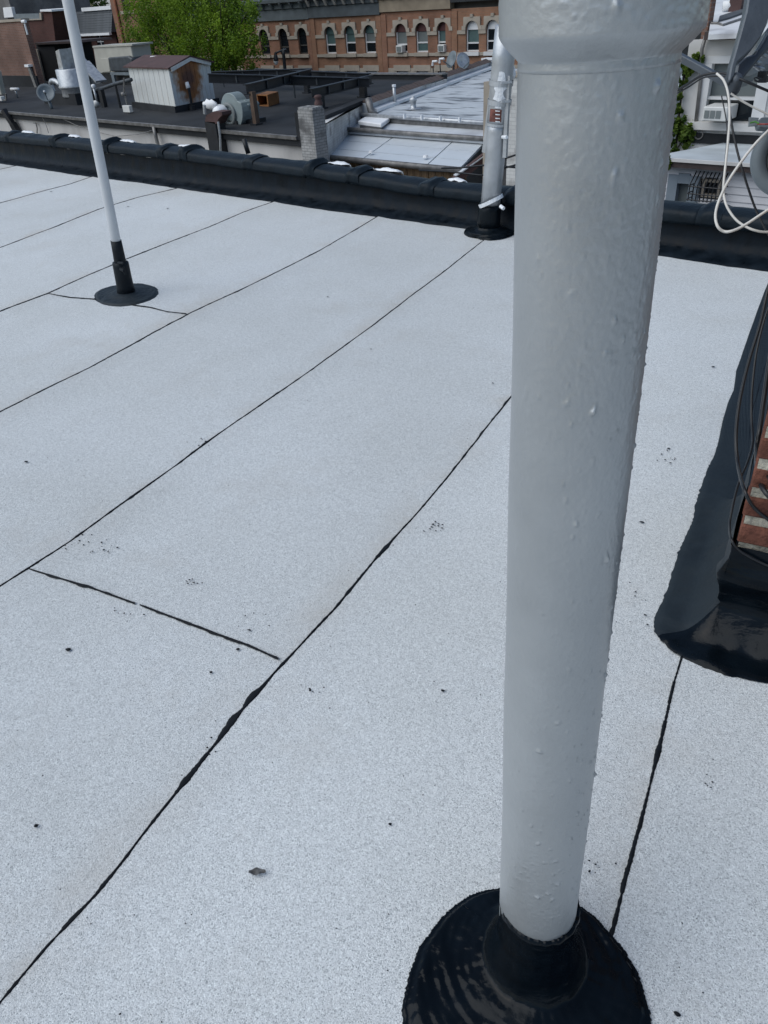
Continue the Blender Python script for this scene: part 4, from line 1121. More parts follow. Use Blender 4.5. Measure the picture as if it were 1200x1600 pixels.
Yd = 46.0
t = thing('slate_mansard_building', 'brick building with a grey slate mansard and white gutter behind the hood', 'building', (gy(130, 80, Yd).x, Yd, GZ))
a_ = lambda px, py, dy=0: gy(px, py, Yd + dy)
xl, xr = a_(85, 52).x, a_(179, 49).x
ze = a_(130, 52).z; zt_ = a_(130, 18).z
obj('wall', openings_wall(xl, xr, GZ, ze, Yd, [(a_(97, 70).x, a_(111, 70).x, a_(100, 78).z, a_(100, 60).z), (a_(152, 70).x, a_(163, 70).x, a_(155, 74).z, a_(155, 56).z)]), M['redbrick'], t)
for (pa, pb, pc, pd) in ((97, 111, 60, 78), (152, 163, 56, 74)):
    cx_ = (a_(pa, 70).x + a_(pb, 70).x) / 2; ww_ = a_(pb, 70).x - a_(pa, 70).x; z1_, z0_ = a_((pa + pb) / 2, pc).z, a_((pa + pb) / 2, pd).z
    wn_ = obj('window', MB().b2((cx_ - ww_ / 2, Yd + .12, z0_), (cx_ + ww_ / 2, Yd + .16, z1_)), M['glass_dark'], t)
    obj('frame', MB().b2((cx_ - .04, Yd + .06, z0_), (cx_ + .04, Yd + .115, z1_)).b2((cx_ - ww_ / 2, Yd + .06, (z0_ + z1_) / 2 - .04), (cx_ - .045, Yd + .115, (z0_ + z1_) / 2 + .04)).b2((cx_ + .045, Yd + .06, (z0_ + z1_) / 2 - .04), (cx_ + ww_ / 2, Yd + .115, (z0_ + z1_) / 2 + .04)), M['frame_white'], wn_)
    obj('lintel', MB().b2((cx_ - ww_ / 2 - .25, Yd - .08, z1_), (cx_ + ww_ / 2 + .25, Yd - .002, z1_ + .3)), M['stone'], t)
obj('side_wall', MB().b2((xl, Yd + .2, GZ), (xr, Yd + 8, ze - .05)), M['redbrick'], t)
obj('mansard', MB().hexa([(xl, Yd - .3, ze), (xr, Yd - .3, ze), (xr, Yd + 8, ze), (xl, Yd + 8, ze), (xl + .1, Yd + .3, zt_), (xr, Yd + .3, zt_), (xr, Yd + 8, zt_), (xl + .1, Yd + 8, zt_)]), M['slate'], t)
n_s = 9
for i in range(n_s):
    f0 = i / n_s; f1 = (i + 1) / n_s
    za, zb_ = ze + (zt_ - ze) * f0, ze + (zt_ - ze) * f1
    obj('slate_course', MB().hexa([(xl, Yd - .36 + .6 * f0, za), (xr, Yd - .36 + .6 * f0, za), (xr, Yd - .31 + .6 * f0, za), (xl, Yd - .31 + .6 * f0, za), (xl, Yd - .325 + .6 * f1, zb_), (xr, Yd - .325 + .6 * f1, zb_), (xr, Yd - .31 + .6 * f1, zb_), (xl, Yd - .31 + .6 * f1, zb_)]), M['slate'], t)
obj('gutter', MB().b2((xl - .1, Yd - .6, ze - .02), (xr, Yd - .34, ze - .2)), M['white'], t)
obj('ridge_trim', MB().b2((a_(126, 17).x, Yd + .1, zt_ + .005), (xr, Yd + .6, zt_ + .28)), M['white'], t)
Ye = 44.3
t = thing('orange_brick_building', 'narrow orange brick building end with a rusty downpipe left of the big tree', 'building', (gy(194, 40, Ye).x, Ye, GZ))
a_ = lambda px, py, dy=0: gy(px, py, Ye + dy)
xl, xr = a_(180, 40).x, a_(262, 40).x
zt_ = 3.0
obj('wall', openings_wall(xl, xr, GZ, zt_, Ye, [(a_(191, 8).x, a_(204, 8).x, a_(198, 17).z, a_(198, -14).z)]), M['facade2'], t)
wz0, wz1 = a_(198, 17).z, a_(198, -14).z
wn_ = obj('window', MB().b2((a_(191, 8).x, Ye + .12, wz0), (a_(204, 8).x, Ye + .16, wz1)), M['glass_dark'], t)
obj('frame', MB().b2((a_(191, 8).x, Ye + .05, (wz0 + wz1) / 2 - .05), (a_(204, 8).x, Ye + .115, (wz0 + wz1) / 2 + .05)), M['frame_dark'], wn_)
obj('sill', MB().b2((a_(189, 18).x, Ye - .12, wz0 - .2), (a_(212, 18).x, Ye - .002, wz0)), M['stone'], t)
obj('core', MB().b2((xl, Ye + .2, GZ), (xr, Yd + 10, zt_ - .02)), M['facade2'], t)
obj('downpipe', MB().tube([V((a_(187, 30).x, Ye - .1, GZ)), V((a_(187, 30).x, Ye - .1, zt_))], .1, 8), M['rust'], t, smooth=True)
Yf = Yb + 16
t = thing('grey_brick_building', 'grey brick building with a white wall box in the top left corner', 'building', (gy(0, 15, Yf).x, Yf, GZ))
a_ = lambda px, py, dy=0: gy(px, py, Yf + dy)
obj('wall', MB().b2((-110, Yf, GZ), (a_(17.5, 15).x, Yf + 8, 5)), M['greybrick'].copy(), t)
g2 = t.children[0].data.materials[0]
for nd in g2.node_tree.nodes:
    if nd.type == 'TEX_BRICK': nd.inputs['Color1'].default_value = (.17, .165, .155, 1); nd.inputs['Color2'].default_value = (.14, .135, .13, 1)
obj('wall_box', MB().prism([a_(6.5, 28, -.3), a_(4.2, 12, -.3), a_(17.4, 11, -.3), a_(21, 27, -.3)], (0, .3, 0)), M['white'], t, bevel=.02)
Yg = 85.0
t = thing('white_house', 'distant white house with a dark window behind the slate mansard', 'house', (gy(165, 5, Yg).x, Yg, GZ))
a_ = lambda px, py, dy=0: gy(px, py, Yg + dy)
obj('wall', MB().b2((a_(147, 8).x, Yg, GZ), (a_(186, 8).x, Yg + 8, 5)), M['house_white'], t)
obj('window', MB().prism([a_(156, 13, -.05), a_(155.5, 3, -.05), a_(158.5, 3, -.05), a_(159, 13, -.05)], (0, .04, 0)), M['glass_dark'], t)
obj('downpipe', MB().tube([V((a_(165, 8).x, Yg - .1, GZ)), V((a_(165, 8).x, Yg - .1, 5))], .12, 6), M['frame_dark'], t)

# ------------------------------------------------------------------ brick rowhouses across the street
YF = 45.0
fx = lambda px: gy(px, 60, YF).x
def fz(px, py): return gy(px, py, YF).z
def rowhouse(pl, pr_, wpx, label, corn, fm, gm, style, ypx, ac=()):
    x0, x1 = fx(pl), fx(pr_)
    xm = (pl + pr_) / 2
    t = thing('brick_rowhouse', label, 'rowhouse', ((x0 + x1) / 2, YF, GZ), 'brick rowhouses across the street')
    dy_ = ypx
    zs_ = dict(cb=fz(547, 25 + 0), at=fz(547, 40), sp=fz(547, 50), sill=fz(547, 83.5), lt=fz(547, 104.5), lb=fz(547, 110.5))
    ww = .47
    holes = []
    for px in wpx:
        cx_ = fx(px)
        holes.append((cx_ - ww, cx_ + ww, zs_['sill'], zs_['at']))
        holes.append((cx_ - ww, cx_ + ww, zs_['lb'] - 2.0, zs_['lb']))
    pil = .42
    obj('wall', openings_wall(x0 + .004, x1 - .004, GZ, zs_['cb'] + .1, YF, holes, .22), M['facade'] if style % 2 else M['facade2'], t)
    obj('core', MB().b2((x0 + .004, YF + .45, GZ), (x1 - .004, YF + 11, zs_['cb'] + .9)), M['frame_dark'], t)
    for xa in (x0 + .01, x1 - .01 - pil):
        obj('pilaster', MB().b2((xa, YF - .06, GZ), (xa + pil, YF - .002, zs_['cb'] - .02)), M['facade'] if style % 2 else M['facade2'], t)
    for i, px in enumerate(wpx):
        cx_ = fx(px); zb_, za_, zsp = zs_['sill'], zs_['at'], zs_['at'] - ww
        yw = YF + .14
        g = obj('window', MB().b2((cx_ - ww, yw + .05, zb_), (cx_ + ww, yw + .07, zsp - .02)), gm[i % len(gm)], t)
        rw = random.Random(int(px) * 7)
        zm = zb_ + (zsp - zb_) * rw.choice((.47, .47, .47, .40, .55))
        obj('sash', MB().b2((cx_ - ww + .08, yw + .02, zb_ + .08), (cx_ + ww - .08, yw + .045, zm - .04)), rw.choice((M['glass_dark'], M['glass_dark'], M['glass_teal'], M['glass_blind'])), g)
        obj('frame', MB().b2((cx_ - ww, yw - .03, zb_), (cx_ - ww + .065, yw + .03, zsp)).b2((cx_ + ww - .065, yw - .03, zb_), (cx_ + ww, yw + .03, zsp)).b2((cx_ - ww + .067, yw - .03, zb_), (cx_ + ww - .067, yw + .015, zb_ + .08)).b2((cx_ - ww + .067, yw - .03, zm - .04), (cx_ + ww - .067, yw + .015, zm + .04)), fm, g)
        # half-round head
        poly = [V((cx_ + ww * math.cos(a), yw + .005, zsp + ww * math.sin(a))) for a in [math.pi * k / 12 for k in range(13)]]
        head_m = {0: M['glass_dark'], 1: M['glass_teal'], 2: M['maroon'], 3: M['white']}[style]
        obj('arch_panel', MB().prism(poly, (0, .05, 0)), head_m, t)
        # stepped limestone surround, arch cut out of it
        sc_ = 1.0
        outer = []; inner = []
        K = 44
        for k in range(K + 1):
            a = math.pi * k / K
            ca, sa = math.cos(a), math.sin(a)
            inner.append((ww * 1.0 * ca, ww * sa))
            X, Z = 1.02 * ww + .22, ww + .31
            ex = lambda hw, Z: min(hw / max(1e-6, abs(ca)), Z / max(1e-6, sa))
            s_ = max(ex(.72, .22), ex(.60, ww + .20))
            ox, oz = ca * s_, sa * s_
            outer.append((ox, oz))
        mb = MB()
        for k in range(K):
            (ax_, az), (bx, bz_) = inner[k], inner[k + 1]; (cx2, cz), (dx2, dz2) = outer[k], outer[k + 1]
            mb.hexa([V((cx_ + ax_, YF - .09, zsp + az)), V((cx_ + cx2, YF - .09, zsp + cz)), V((cx_ + dx2, YF - .09, zsp + dz2)), V((cx_ + bx, YF - .09, zsp + bz_)),
                     V((cx_ + ax_, YF + .02, zsp + az)), V((cx_ + cx2, YF + .02, zsp + cz)), V((cx_ + dx2, YF + .02, zsp + dz2)), V((cx_ + bx, YF + .02, zsp + bz_))])
        mb.b2((cx_ - .10, YF - .12, zsp + ww + .18), (cx_ + .10, YF - .01, zsp + ww + .34))
        obj('stone_surround', mb, M['stone'], t)
        # lower storey
        g = obj('window', MB().b2((cx_ - ww, yw + .05, zs_['lb'] - 2.0), (cx_ + ww, yw + .07, zs_['lb'])), gm[(i + 1) % len(gm)], t)
        obj('frame', MB().b2((cx_ - ww, yw - .03, zs_['lb'] - 2.0), (cx_ - ww + .1, yw + .03, zs_['lb'])).b2((cx_ + ww - .1, yw - .03, zs_['lb'] - 2.0), (cx_ + ww, yw + .03, zs_['lb'])).b2((cx_ - ww + .102, yw - .03, zs_['lb'] - .12), (cx_ + ww - .102, yw + .015, zs_['lb'])), fm, g)
        obj('lintel', MB().b2((cx_ - ww - .22, YF - .08, zs_['lb']), (cx_ + ww + .22, YF - .003, zs_['lt'] + .1)), M['stone'], t)
        if style != 0 or True:
            obj('sill', MB().b2((cx_ - ww - .08, YF - .16, zb_ - .2), (cx_ + ww + .08, YF - .003, zb_ - .003)), M['stone'] if style != 3 else M['frame_white'], t)
        if px in ac:
            o = obj('air_conditioner', MB().b2((cx_ - .25, YF - .30, zb_ + .02), (cx_ + .25, YF + .1, zb_ + .42)), M['ac_white'], t, bevel=.02)
            obj('grille', MB().b2((cx_ - .18, YF - .32, zb_ + .08), (cx_ + .18, YF - .303, zb_ + .35)), M['grille'], o)
    # band courses between the windows
    edges = [x0 + pil + .02] + [v for px in wpx for v in (fx(px) - ww - .004, fx(px) + ww + .004)] + [x1 - pil - .02]
    for a, b3 in zip(edges[::2], edges[1::2]):
        if b3 - a > .05:
            obj('band_course', MB().b2((a, YF - .07, zs_['at'] - ww - .20), (b3, YF - .003, zs_['at'] - ww - .004)), M['stone'], t)
            obj('band_course', MB().b2((a, YF - .05, zs_['lb'] - .15), (b3, YF - .003, zs_['lb'] + .16)), M['stone'], t)
            obj('sill_course', MB().b2((a, YF - .09, zs_['sill'] - .19), (b3, YF - .003, zs_['sill'] - .03)), M['stone'], t)
    # cornice
    zc0 = zs_['cb'] + ypx
    cz = obj('cornice', MB().prism([V((x0 + .01, YF - .003, zc0)), V((x0 + .01, YF - .14, zc0)), V((x0 + .01, YF - .16, zc0 + .62)), V((x0 + .01, YF - .28, zc0 + .68)), V((x0 + .01, YF - .30, zc0 + .95)), V((x0 + .01, YF - .62, zc0 + 1.05)), V((x0 + .01, YF - .66, zc0 + 1.25)), V((x0 + .01, YF + .3, zc0 + 1.3)), V((x0 + .01, YF + .3, zc0))], (x1 - x0 - .02, 0, 0)), corn, t)
    nb_ = 8
    for i in range(nb_):
        xx = x0 + .35 + (x1 - x0 - .7) * i / (nb_ - 1)
        obj('bracket', MB().prism([V((xx - .09, YF - .30, zc0 + .66)), V((xx - .09, YF - .36, zc0 + .66)), V((xx - .09, YF - .58, zc0 + .98)), V((xx - .09, YF - .58, zc0 + 1.02)), V((xx - .09, YF - .31, zc0 + .95))], (.18, 0, 0)), M['cornice_pale'] if style in (1, 2) else corn, cz)
    return t
rowhouse(265, 375, (302, 333, 364), 'brick rowhouse mostly hidden behind the big green tree', M['cornice_grey'], M['frame_dark'], [M['glass_dark']], 0, .12)
rowhouse(375, 487, (413, 443, 473), 'brick rowhouse with pale grey cornice and dark framed arched windows right of the tree', M['cornice_grey'], M['frame_dark'], [M['glass_dark']], 0, -.05)
rowhouse(487, 597, (516, 547, 578), 'brick rowhouse with dark blue grey cornice and white framed arched windows', M['cornice_blue'], M['frame_white'], [M['glass_teal'], M['glass_teal'], M['glass_blind']], 1, .0)
rowhouse(597, 706, (627, 659, 693), 'brick rowhouse with tan cornice and maroon arches over its windows', M['cornice_tan'], M['frame_white'], [M['glass_blind'], M['glass_blind'], M['glass_teal']], 2, .12, (627, 693))
rowhouse(706, 815, (738, 770, 802), 'brick rowhouse with black cornice and white arch panels beside the big pipe', M['cornice_black'], M['frame_white'], [M['glass_teal'], M['glass_dark'], M['glass_blind']], 3, .42)
rowhouse(815, 925, (846, 877, 908), 'brick rowhouse hidden behind the big foreground pipe', M['cornice_grey'], M['frame_white'], [M['glass_teal']], 1, .2)
rowhouse(925, 1045, (960, 992, 1022), 'brick rowhouse behind the hub of the foreground pipe', M['cornice_tan'], M['frame_white'], [M['glass_teal']], 1, .2)

# street lamp
p = V((gy(446, 90, 38).x, 38, GZ))
t = thing('street_lamp', 'dark street lamp with hanging white lantern before the rowhouse beside the tree', 'street lamp', p)
a_ = lambda px, py: gy(px, py, 38)
obj('post', MB().tube([p, a_(445.5, 110), a_(443, 85), a_(444, 77)], .10, 8), M['blacksteel'], t, smooth=True)
obj('arm', MB().tube([a_(447, 77), a_(440, 79), a_(433, 82), a_(431, 84)], .055, 6).tube([a_(444, 76), a_(438, 79), a_(441, 83)], .03, 6), M['steel_top'], t, smooth=True)
obj('lantern', MB().lathe([(.0, .2), (.06, .12), (.12, -.05), (.16, -.25), (.15, -.3), (0, -.31)], a_(430.5, 86.5), n=12), M['blacksteel'], t, smooth=True)
obj('globe', MB().lathe([(.0, 0), (.14, -.03), (.15, -.15), (.1, -.3), (0, -.34)], a_(430.5, 92), n=12), M['ac_white'], t, smooth=True)

# ------------------------------------------------------------------ trees
def tree(c, trunk_h, blobs, n, size, m, label, seed, name='street_tree', group=None, vert=1.0, limbs=6):
    t = thing(name, label, 'tree', c, group)
    rd2 = random.Random(seed)
    c = V(c)
    top_ = V((c.x, c.y, c.z + trunk_h))
    mb = MB().tube([c, c + V((.1, 0, trunk_h * .5)), top_], [.35, .28, .22], 10)
    obj('trunk', mb, M['bark'], t, smooth=True)
    mb = MB()
    for i in range(limbs):
        bc, br = blobs[i % len(blobs)]
        e = V(bc) + V((rd2.uniform(-.5, .5), rd2.uniform(-.5, .5), rd2.uniform(0, .6))) * br
        mid = top_.lerp(e, .5) + V((rd2.uniform(-.4, .4), rd2.uniform(-.4, .4), rd2.uniform(-.5, .1)))
        mb.tube([top_ - V((0, 0, .4)), mid, e], [.15, .09, .03], 6)
        for k in range(3):
            e2 = e + V((rd2.uniform(-1, 1), rd2.uniform(-1, 1), rd2.uniform(-.2, 1))) * br * .6
            mb.tube([mid.lerp(e, .4), mid.lerp(e2, .7), e2], [.06, .04, .015], 5)
    obj('limbs', mb, M['bark'], t, smooth=True)
    leaves('crown', blobs, n, size, m, t, seed, vert)
    return t
YT = 37.0
a_ = lambda px, py, dy=0: gy(px, py, YT + dy)
blobs = [(a_(235, 40), 2.3), (a_(280, 20, .5), 2.6), (a_(330, 30), 2.5), (a_(370, 50, -.5), 1.9), (a_(255, 75, -.6), 1.7), (a_(310, 80, -.8), 2.2), (a_(355, 85), 1.8), (a_(388, 62), 1.0), (a_(215, 35), 1.2), (a_(300, -20), 3.0), (a_(365, 10, .5), 1.8), (a_(240, -15), 2.0), (a_(222, 70), 1.0), (a_(345, 105, -.3), 1.2), (a_(290, 100, -.3), 1.5), (a_(376, 95), 1.0)]
tree(V((a_(305, 60).x, YT, GZ)), 4.6, blobs, 60000, .125, M['leaf'], 'large bright green street tree in front of the brick rowhouses', 3, vert=.95, limbs=14)
YT2 = 66.0
a_ = lambda px, py, dy=0: gy(px, py, YT2 + dy)
tree(V((a_(45, 10).x, YT2, GZ)), 6, [(a_(25, 5), 3.0), (a_(50, 2), 3.4), (a_(72, 10), 2.6), (a_(40, -20), 4)], 9000, .30, M['leaf_dark'], 'green tree behind the stepped coping at the top left', 8)
tree(V((a_(115, 10).x, YT2 + 2, GZ)), 6, [(a_(95, 5), 2.8), (a_(118, 0), 3.4), (a_(140, 8), 2.6), (a_(115, -20), 4)], 9000, .30, M['leaf_dark'], 'green tree rising behind the slate mansard right of the pale pole', 9)

# ------------------------------------------------------------------ silver-roofed neighbour with canopy
ZS = -2.15; ZCOP = -1.78; ZM = -2.46; ZMB = -2.38
sb = thing('silver_roof_building', 'building with silver coated roof, tiled party wall and grey panel canopy', 'building', (-17, 22, GZ))
g = lambda px, py, z: gz(px, py, z)
cn, cfv = g(580, 158, ZCOP), g(768, 94, ZCOP)
fa, fb = g(572, 178, ZS), g(800, 193, ZS)
ba = g(790, 113, ZS)
cdirn = (cfv - cn).normalized(); csd = V((cdirn.y, -cdirn.x, 0))
sroof = [fa, fb, V((fb.x - 1.5, cfv.y, ZS)), V((cfv.x, cfv.y, ZS)) ]
n_r = 34; rows = []
for i in range(n_r + 1):
    u = i / n_r; A_ = fa.lerp(V((cfv.x, cfv.y, ZS)), u); B_ = fb.lerp(V((fb.x + 2.5, cfv.y, ZS)), u)
    rows.append([A_.lerp(B_, j / 30) + V((0, 0, .05 * noise.noise(A_.lerp(B_, j / 30) * .9) + .02 * noise.noise(A_.lerp(B_, j / 30) * 3))) for j in range(31)])
obj('upper_roof', MB().grid(rows), M['silver_roof'], sb, smooth=True)
obj('body', MB().prism([V((p.x, p.y, GZ)) for p in (fa + V((0, .08, 0)), fb + V((0, .08, 0)), V((fb.x + 2.5, cfv.y, 0)), V((cfv.x, cfv.y, 0)))], (0, 0, ZS - GZ - .12)), M['stucco'], sb)
# party wall with coping tiles
obj('party_wall', MB().prism([rp_(p, GZ) for p in (cn - csd * .05, cfv - csd * .05, cfv - csd * .4, cn - csd * .4)], (0, 0, ZCOP - .06 - GZ)), M['silver_smooth'], sb)
wl_ = (cfv - cn).length; nt_ = 22
for i in range(nt_):
    a, b3 = cn + cdirn * (wl_ * i / nt_ + .012), cn + cdirn * (wl_ * (i + 1) / nt_ - .012)
    A_ = [a - csd * -.06, a - csd * .22, a - csd * .5]; B_ = [b3 - csd * -.06, b3 - csd * .22, b3 - csd * .5]
    hts = [-.055, .07 + .02 * (i % 2), -.055]
    top_ = [p + V((0, 0, h2)) for p, h2 in zip(A_, hts)]; top2 = [p + V((0, 0, h2)) for p, h2 in zip(B_, hts)]
    obj('coping_tile', MB().add(top_ + top2, [(0, 1, 2), (3, 5, 4), (0, 3, 4, 1), (1, 4, 5, 2), (0, 2, 5, 3)]), M['coping_red'], sb)
# silver fillet along the wall foot, and turned end
obj('fillet', MB().prism([rp_(cn + csd * .0, ZS + .05), rp_(cn + csd * .22, ZS + .02), rp_(cfv + csd * .22, ZS + .02), rp_(cfv, ZS + .05)], (0, 0, .1)), M['silverspot'], sb)
obj('party_wall_end', MB().b2((cfv.x - .4, cfv.y - .2, ZS - .05), (cfv.x + 1.0, cfv.y + .2, ZCOP + .02)), M['silver_smooth'], sb)
obj('end_cap', MB().b2((cfv.x - .45, cfv.y - .25, ZCOP + .022), (cfv.x + 1.05, cfv.y + .25, ZCOP + .10)), M['white'], sb)
cpn = cn - cdirn * .02
obj('wall_end_roll', MB().tube([cpn - csd * .1 + V((0, 0, .05)), cpn + csd * .0 + V((0, -.1, -.06)), cpn + csd * .08 + V((.05, -.2, -.3)), cpn + csd * .3 + V((.1, -.2, -.42))], [.12, .13, .12, .06], 8), M['gutter'], sb, smooth=True)
# eaves gutter of the upper roof
obj('fascia', MB().prism([rp_(fa + V((-.25, -.02, 0)), ZMB - .1), rp_(fb + V((0, -.02, 0)), ZMB - .1), rp_(fb + V((0, .08, 0)), ZMB - .1), rp_(fa + V((-.25, .08, 0)), ZM - .1)], (0, 0, ZS - ZMB + .06)), M['gutter'], sb)
obj('gutter', MB().tube([fa + V((-.2, -.08, -.02)), fb + V((0, -.08, -.02))], .07, 8), M['galv'], sb, smooth=True)
for px in (634, 661, 690, 720):
    p = gz(px, 180 + (px - 572) * .066, ZS) + V((0, -.06, .06)); obj('gutter_strap', MB().box(p, (.05, .1, .14)), M['silverspot'], sb)
# middle roof
ma, mb_, mc, md = g(545, 203, ZM), g(800, 221, ZM), rp_(fb + V((0, -.03, 0)), ZMB), rp_(fa + V((-.5, -.03, 0)), ZMB)
obj('middle_roof', MB().prism([p + V((0, 0, -.12)) for p in (ma, mb_, mc, md)], (0, 0, .12)), M['silver_smooth'], sb)
obj('middle_gutter', MB().tube([ma + V((-.05, -.02, .02)), mb_ + V((0, -.02, .02))], .075, 8), M['gutter'], sb, smooth=True)
# canopy of flat panels
ZC0, ZC1 = -2.60, -2.85
k0, k1 = g(543, 207, ZC0), g(757, 224, ZC0)
k2, k3 = g(720, 262, ZC1), g(487, 240, ZC1)
nu, nv = 3, 4
def cpt(u, v): 
    a = k3.lerp(k2, u); b3 = k0.lerp(k1, u); return a.lerp(b3, v)
us = [0, .38, .80, 1]
vs_ = [0, .27, .62, 1]
for i in range(3):
    for j in range(3):
        e = .004
        q4 = [cpt(us[i] + e, vs_[j] + e), cpt(us[i + 1] - e, vs_[j] + e), cpt(us[i + 1] - e, vs_[j + 1] - e), cpt(us[i] + e, vs_[j + 1] - e)]
        obj('roof_panel', MB().prism([p + V((0, 0, -.06)) for p in q4], (0, 0, .06 + .006 * j)), M['canopy'], sb)
obj('panel_bed', MB().prism([p + V((0, 0, -.16)) for p in (k3, k2, k1, k0)], (0, 0, .095)), M['gutter'], sb)
for px, py in ((522, 219), (500, 230), (597, 219), (603, 225), (580, 237), (676, 226), (690, 230), (665, 244)):
    # fixing plates
    u0 = gz(px, py, ZC0 + (ZC1 - ZC0) * .5 + .01); obj('fixing', MB().lathe([(.0, .035), (.06, .03), (.09, -.03)], u0, n=8), M['white'], sb)
obj('canopy_gutter', MB().tube([k3 + V((-.1, -.06, -.06)), k2 + V((.05, -.06, -.06))], .09, 8), M['gutter'], sb, smooth=True)
obj('canopy_side', MB().prism([k2 + V((.02, 0, -.06)), k1 + V((.02, 0, -.06)), rp_(k1, -4.2) + V((.02, 0, 0)), rp_(k2, -3.3) + V((.02, 0, 0))], (-.05, 0, 0)), M['blacksteel'], sb)
# board wall below the canopy
nb2 = 22
for i in range(nb2):
    a, b3 = k3.lerp(k2, (i + .04) / nb2), k3.lerp(k2, (i + .96) / nb2)
    j = .03 * noise.noise(V((i * 3.3, 1, 1)))
    obj('wall_board', MB().prism([rp_(a, -8) + V((0, .25 + j, 0)), rp_(b3, -8) + V((0, .25 + j, 0)), rp_(b3, -8) + V((0, .29 + j, 0)), rp_(a, -8) + V((0, .29 + j, 0))], (0, 0, 8 + ZC1 - .2)), M['wood_wall'], sb)
# flue of the pergola beam on the right and cables
obj('brown_beam', MB().beam(k2 + V((.0, -.3, -.28)), gy(765, 239, k2.y + .6), .14, .2), M['rust_dark'], sb)
obj('beam_capping', MB().beam(k2 + V((.0, -.3, -.16)), gy(765, 236, k2.y + .6), .18, .03), M['silver_smooth'], sb)
# skylight lid
s1_, s2_, s3_ = g(559.5, 194, ZM + .14), g(596, 198.8, ZM + .14), g(611, 188, ZM + .14)
s4_ = s1_ + (s3_ - s2_)
t = thing('skylight', 'flat white skylight lid on the middle silver roof', 'skylight', s1_)
obj('lid', MB().prism([p + V((0, 0, -.02)) for p in (s1_, s2_, s3_, s4_)], (0, 0, .12)), M['white'], t, bevel=.02)
ctr = (s1_ + s3_) / 2
obj('curb', MB().prism([rp_(ctr.lerp(p, .9), ZM + .002) for p in (s1_, s2_, s3_, s4_)], (0, 0, .115)), M['gutter'], t)
# vents on the silver roof
p = gz(617, 165, ZS)
t = thing('pipe_vent', 'tall slim silver vent pipe against the tiled party wall', 'vent', p)
obj('pipe', MB().tube([p, V((p.x, p.y, hz(617, 135, p)))], .06, 10), M['galv'], t, smooth=True)
obj('cap', MB().tube([V((p.x, p.y, hz(617, 135, p) - .01)), V((p.x, p.y, hz(617, 132, p)))], .075, 10), M['silverspot'], t)
p = gz(646, 170, ZS)
t = thing('mushroom_vent', 'stubby silver mushroom vent in the middle of the silver roof', 'vent', p)
obj('stub', MB().lathe([(.3, 0), (.1, .03), (.1, .22), (.13, .24), (.13, .34), (.07, .36), (.05, .40), (0, .41)], p, n=12), M['galv'], t, smooth=True)
# dishes at the far end of the tiled wall
def smalldish(px, py, rad, axd, label, m):
    p = gy(px, py, 33.5); rr = rad
    base_z = -3.0
    t = thing('satellite_dish', label, 'satellite dish', V((p.x, p.y, base_z)), 'satellite dishes beyond the tiled wall')
    ax_ = V(axd).normalized()
    obj('reflector', MB().lathe([(.0, -.10), (rr * .5, -.07), (rr, .04), (rr * 1.01, .02), (rr * .5, -.095), (0, -.125)], p, ax_, 24), m, t, smooth=True)
    obj('mast', MB().tube([V((p.x, p.y + .1, base_z)), p - ax_ * .12], .04, 8), M['dish_grey'], t)
    obj('feed_arm', MB().tube([p - V((0, 0, rr * .9)), p - V((0, 0, rr * .6)) + ax_ * .5], .025, 6), M['dish_grey'], t)
    return t
smalldish(706, 93, .36, (-.3, -.8, .35), 'grey satellite dish facing left beyond the tiled party wall', M['dish_grey'])
smalldish(723, 95, .34, (.9, -.35, .3), 'satellite dish seen nearly edge on beyond the tiled party wall', M['galv'])
for px, py, lab in ((679, 98, 'lower of two small white antennas beyond the tiled wall'), (690, 94, 'upper of two small white antennas beyond the tiled wall')):
    p = gy(px, py, 33.0); t = thing('small_antenna', lab, 'antenna', V((p.x, p.y, -3)))
    obj('head', MB().tube([p + V((-.12, 0, -.12)), p + V((-.1, 0, .05)), p + V((.14, 0, .06))], .05, 8), M['white'], t)
    obj('mast', MB().tube([V((p.x, p.y, -3)), p + V((-.1, 0, -.1))], .025, 6), M['blacksteel'], t)
# whitewashed wall right of the flue pipe
p = gy(800, 120, 15.5)
t = thing('whitewashed_wall', 'whitewashed brick wall just behind the right side of the flue pipe', 'wall', (gy(850, 200, 15.5).x, 15.5, GZ))
obj('wall', MB().b2((gy(793, 200, 15.5).x, 15.5, GZ), (gy(905, 200, 15.5).x, 18, p.z)), M['whitebrick'], t)
obj('cap', MB().b2((gy(793, 200, 15.5).x - .03, 15.45, p.z + .002), (gy(905, 200, 15.5).x, 18.05, p.z + .08)), M['stone'], t)
p = gy(757, 150, 19.5)
t = thing('wall_stub', 'narrow weathered pale post wall left of the flue pipe', 'wall', (p.x, 19.5, GZ))
obj('post', MB().b2((gy(755.5, 150, 19.5).x, 19.5, GZ), (gy(765, 150, 19.5).x, 19.9, gy(758, 128, 19.5).z)), M['stone'], t)
for k, pts in enumerate((((690, 263), (720, 262), (760, 258), (810, 262)), ((655, 266), (700, 268), (752, 274), (770, 272)), ((765, 273), (790, 262), (812, 256)), ((782, 250), (812, 240)))):
    y0 = 12.5 + k * .3
    tag(obj('yard_cable', MB().tube([gy(px, py, y0) for px, py in pts], .018, 6), M['blacksteel'], smooth=True), ['dark cable sagging from the canopy corner to the flue pipe', 'lowest thin cable above the tarred parapet under the canopy', 'dark rod rising right of the flue pipe foot', 'short upper rod right of the flue pipe'][k], 'cable')
p = gy(388, 233, 5.25)
tag(obj('black_stub', MB().tube([gy(388, 240, 5.2), gy(381, 217, 5.2)], .022, 8), M['blacksteel'], smooth=True), 'short black stub sticking up behind the tarred parapet', 'stub')

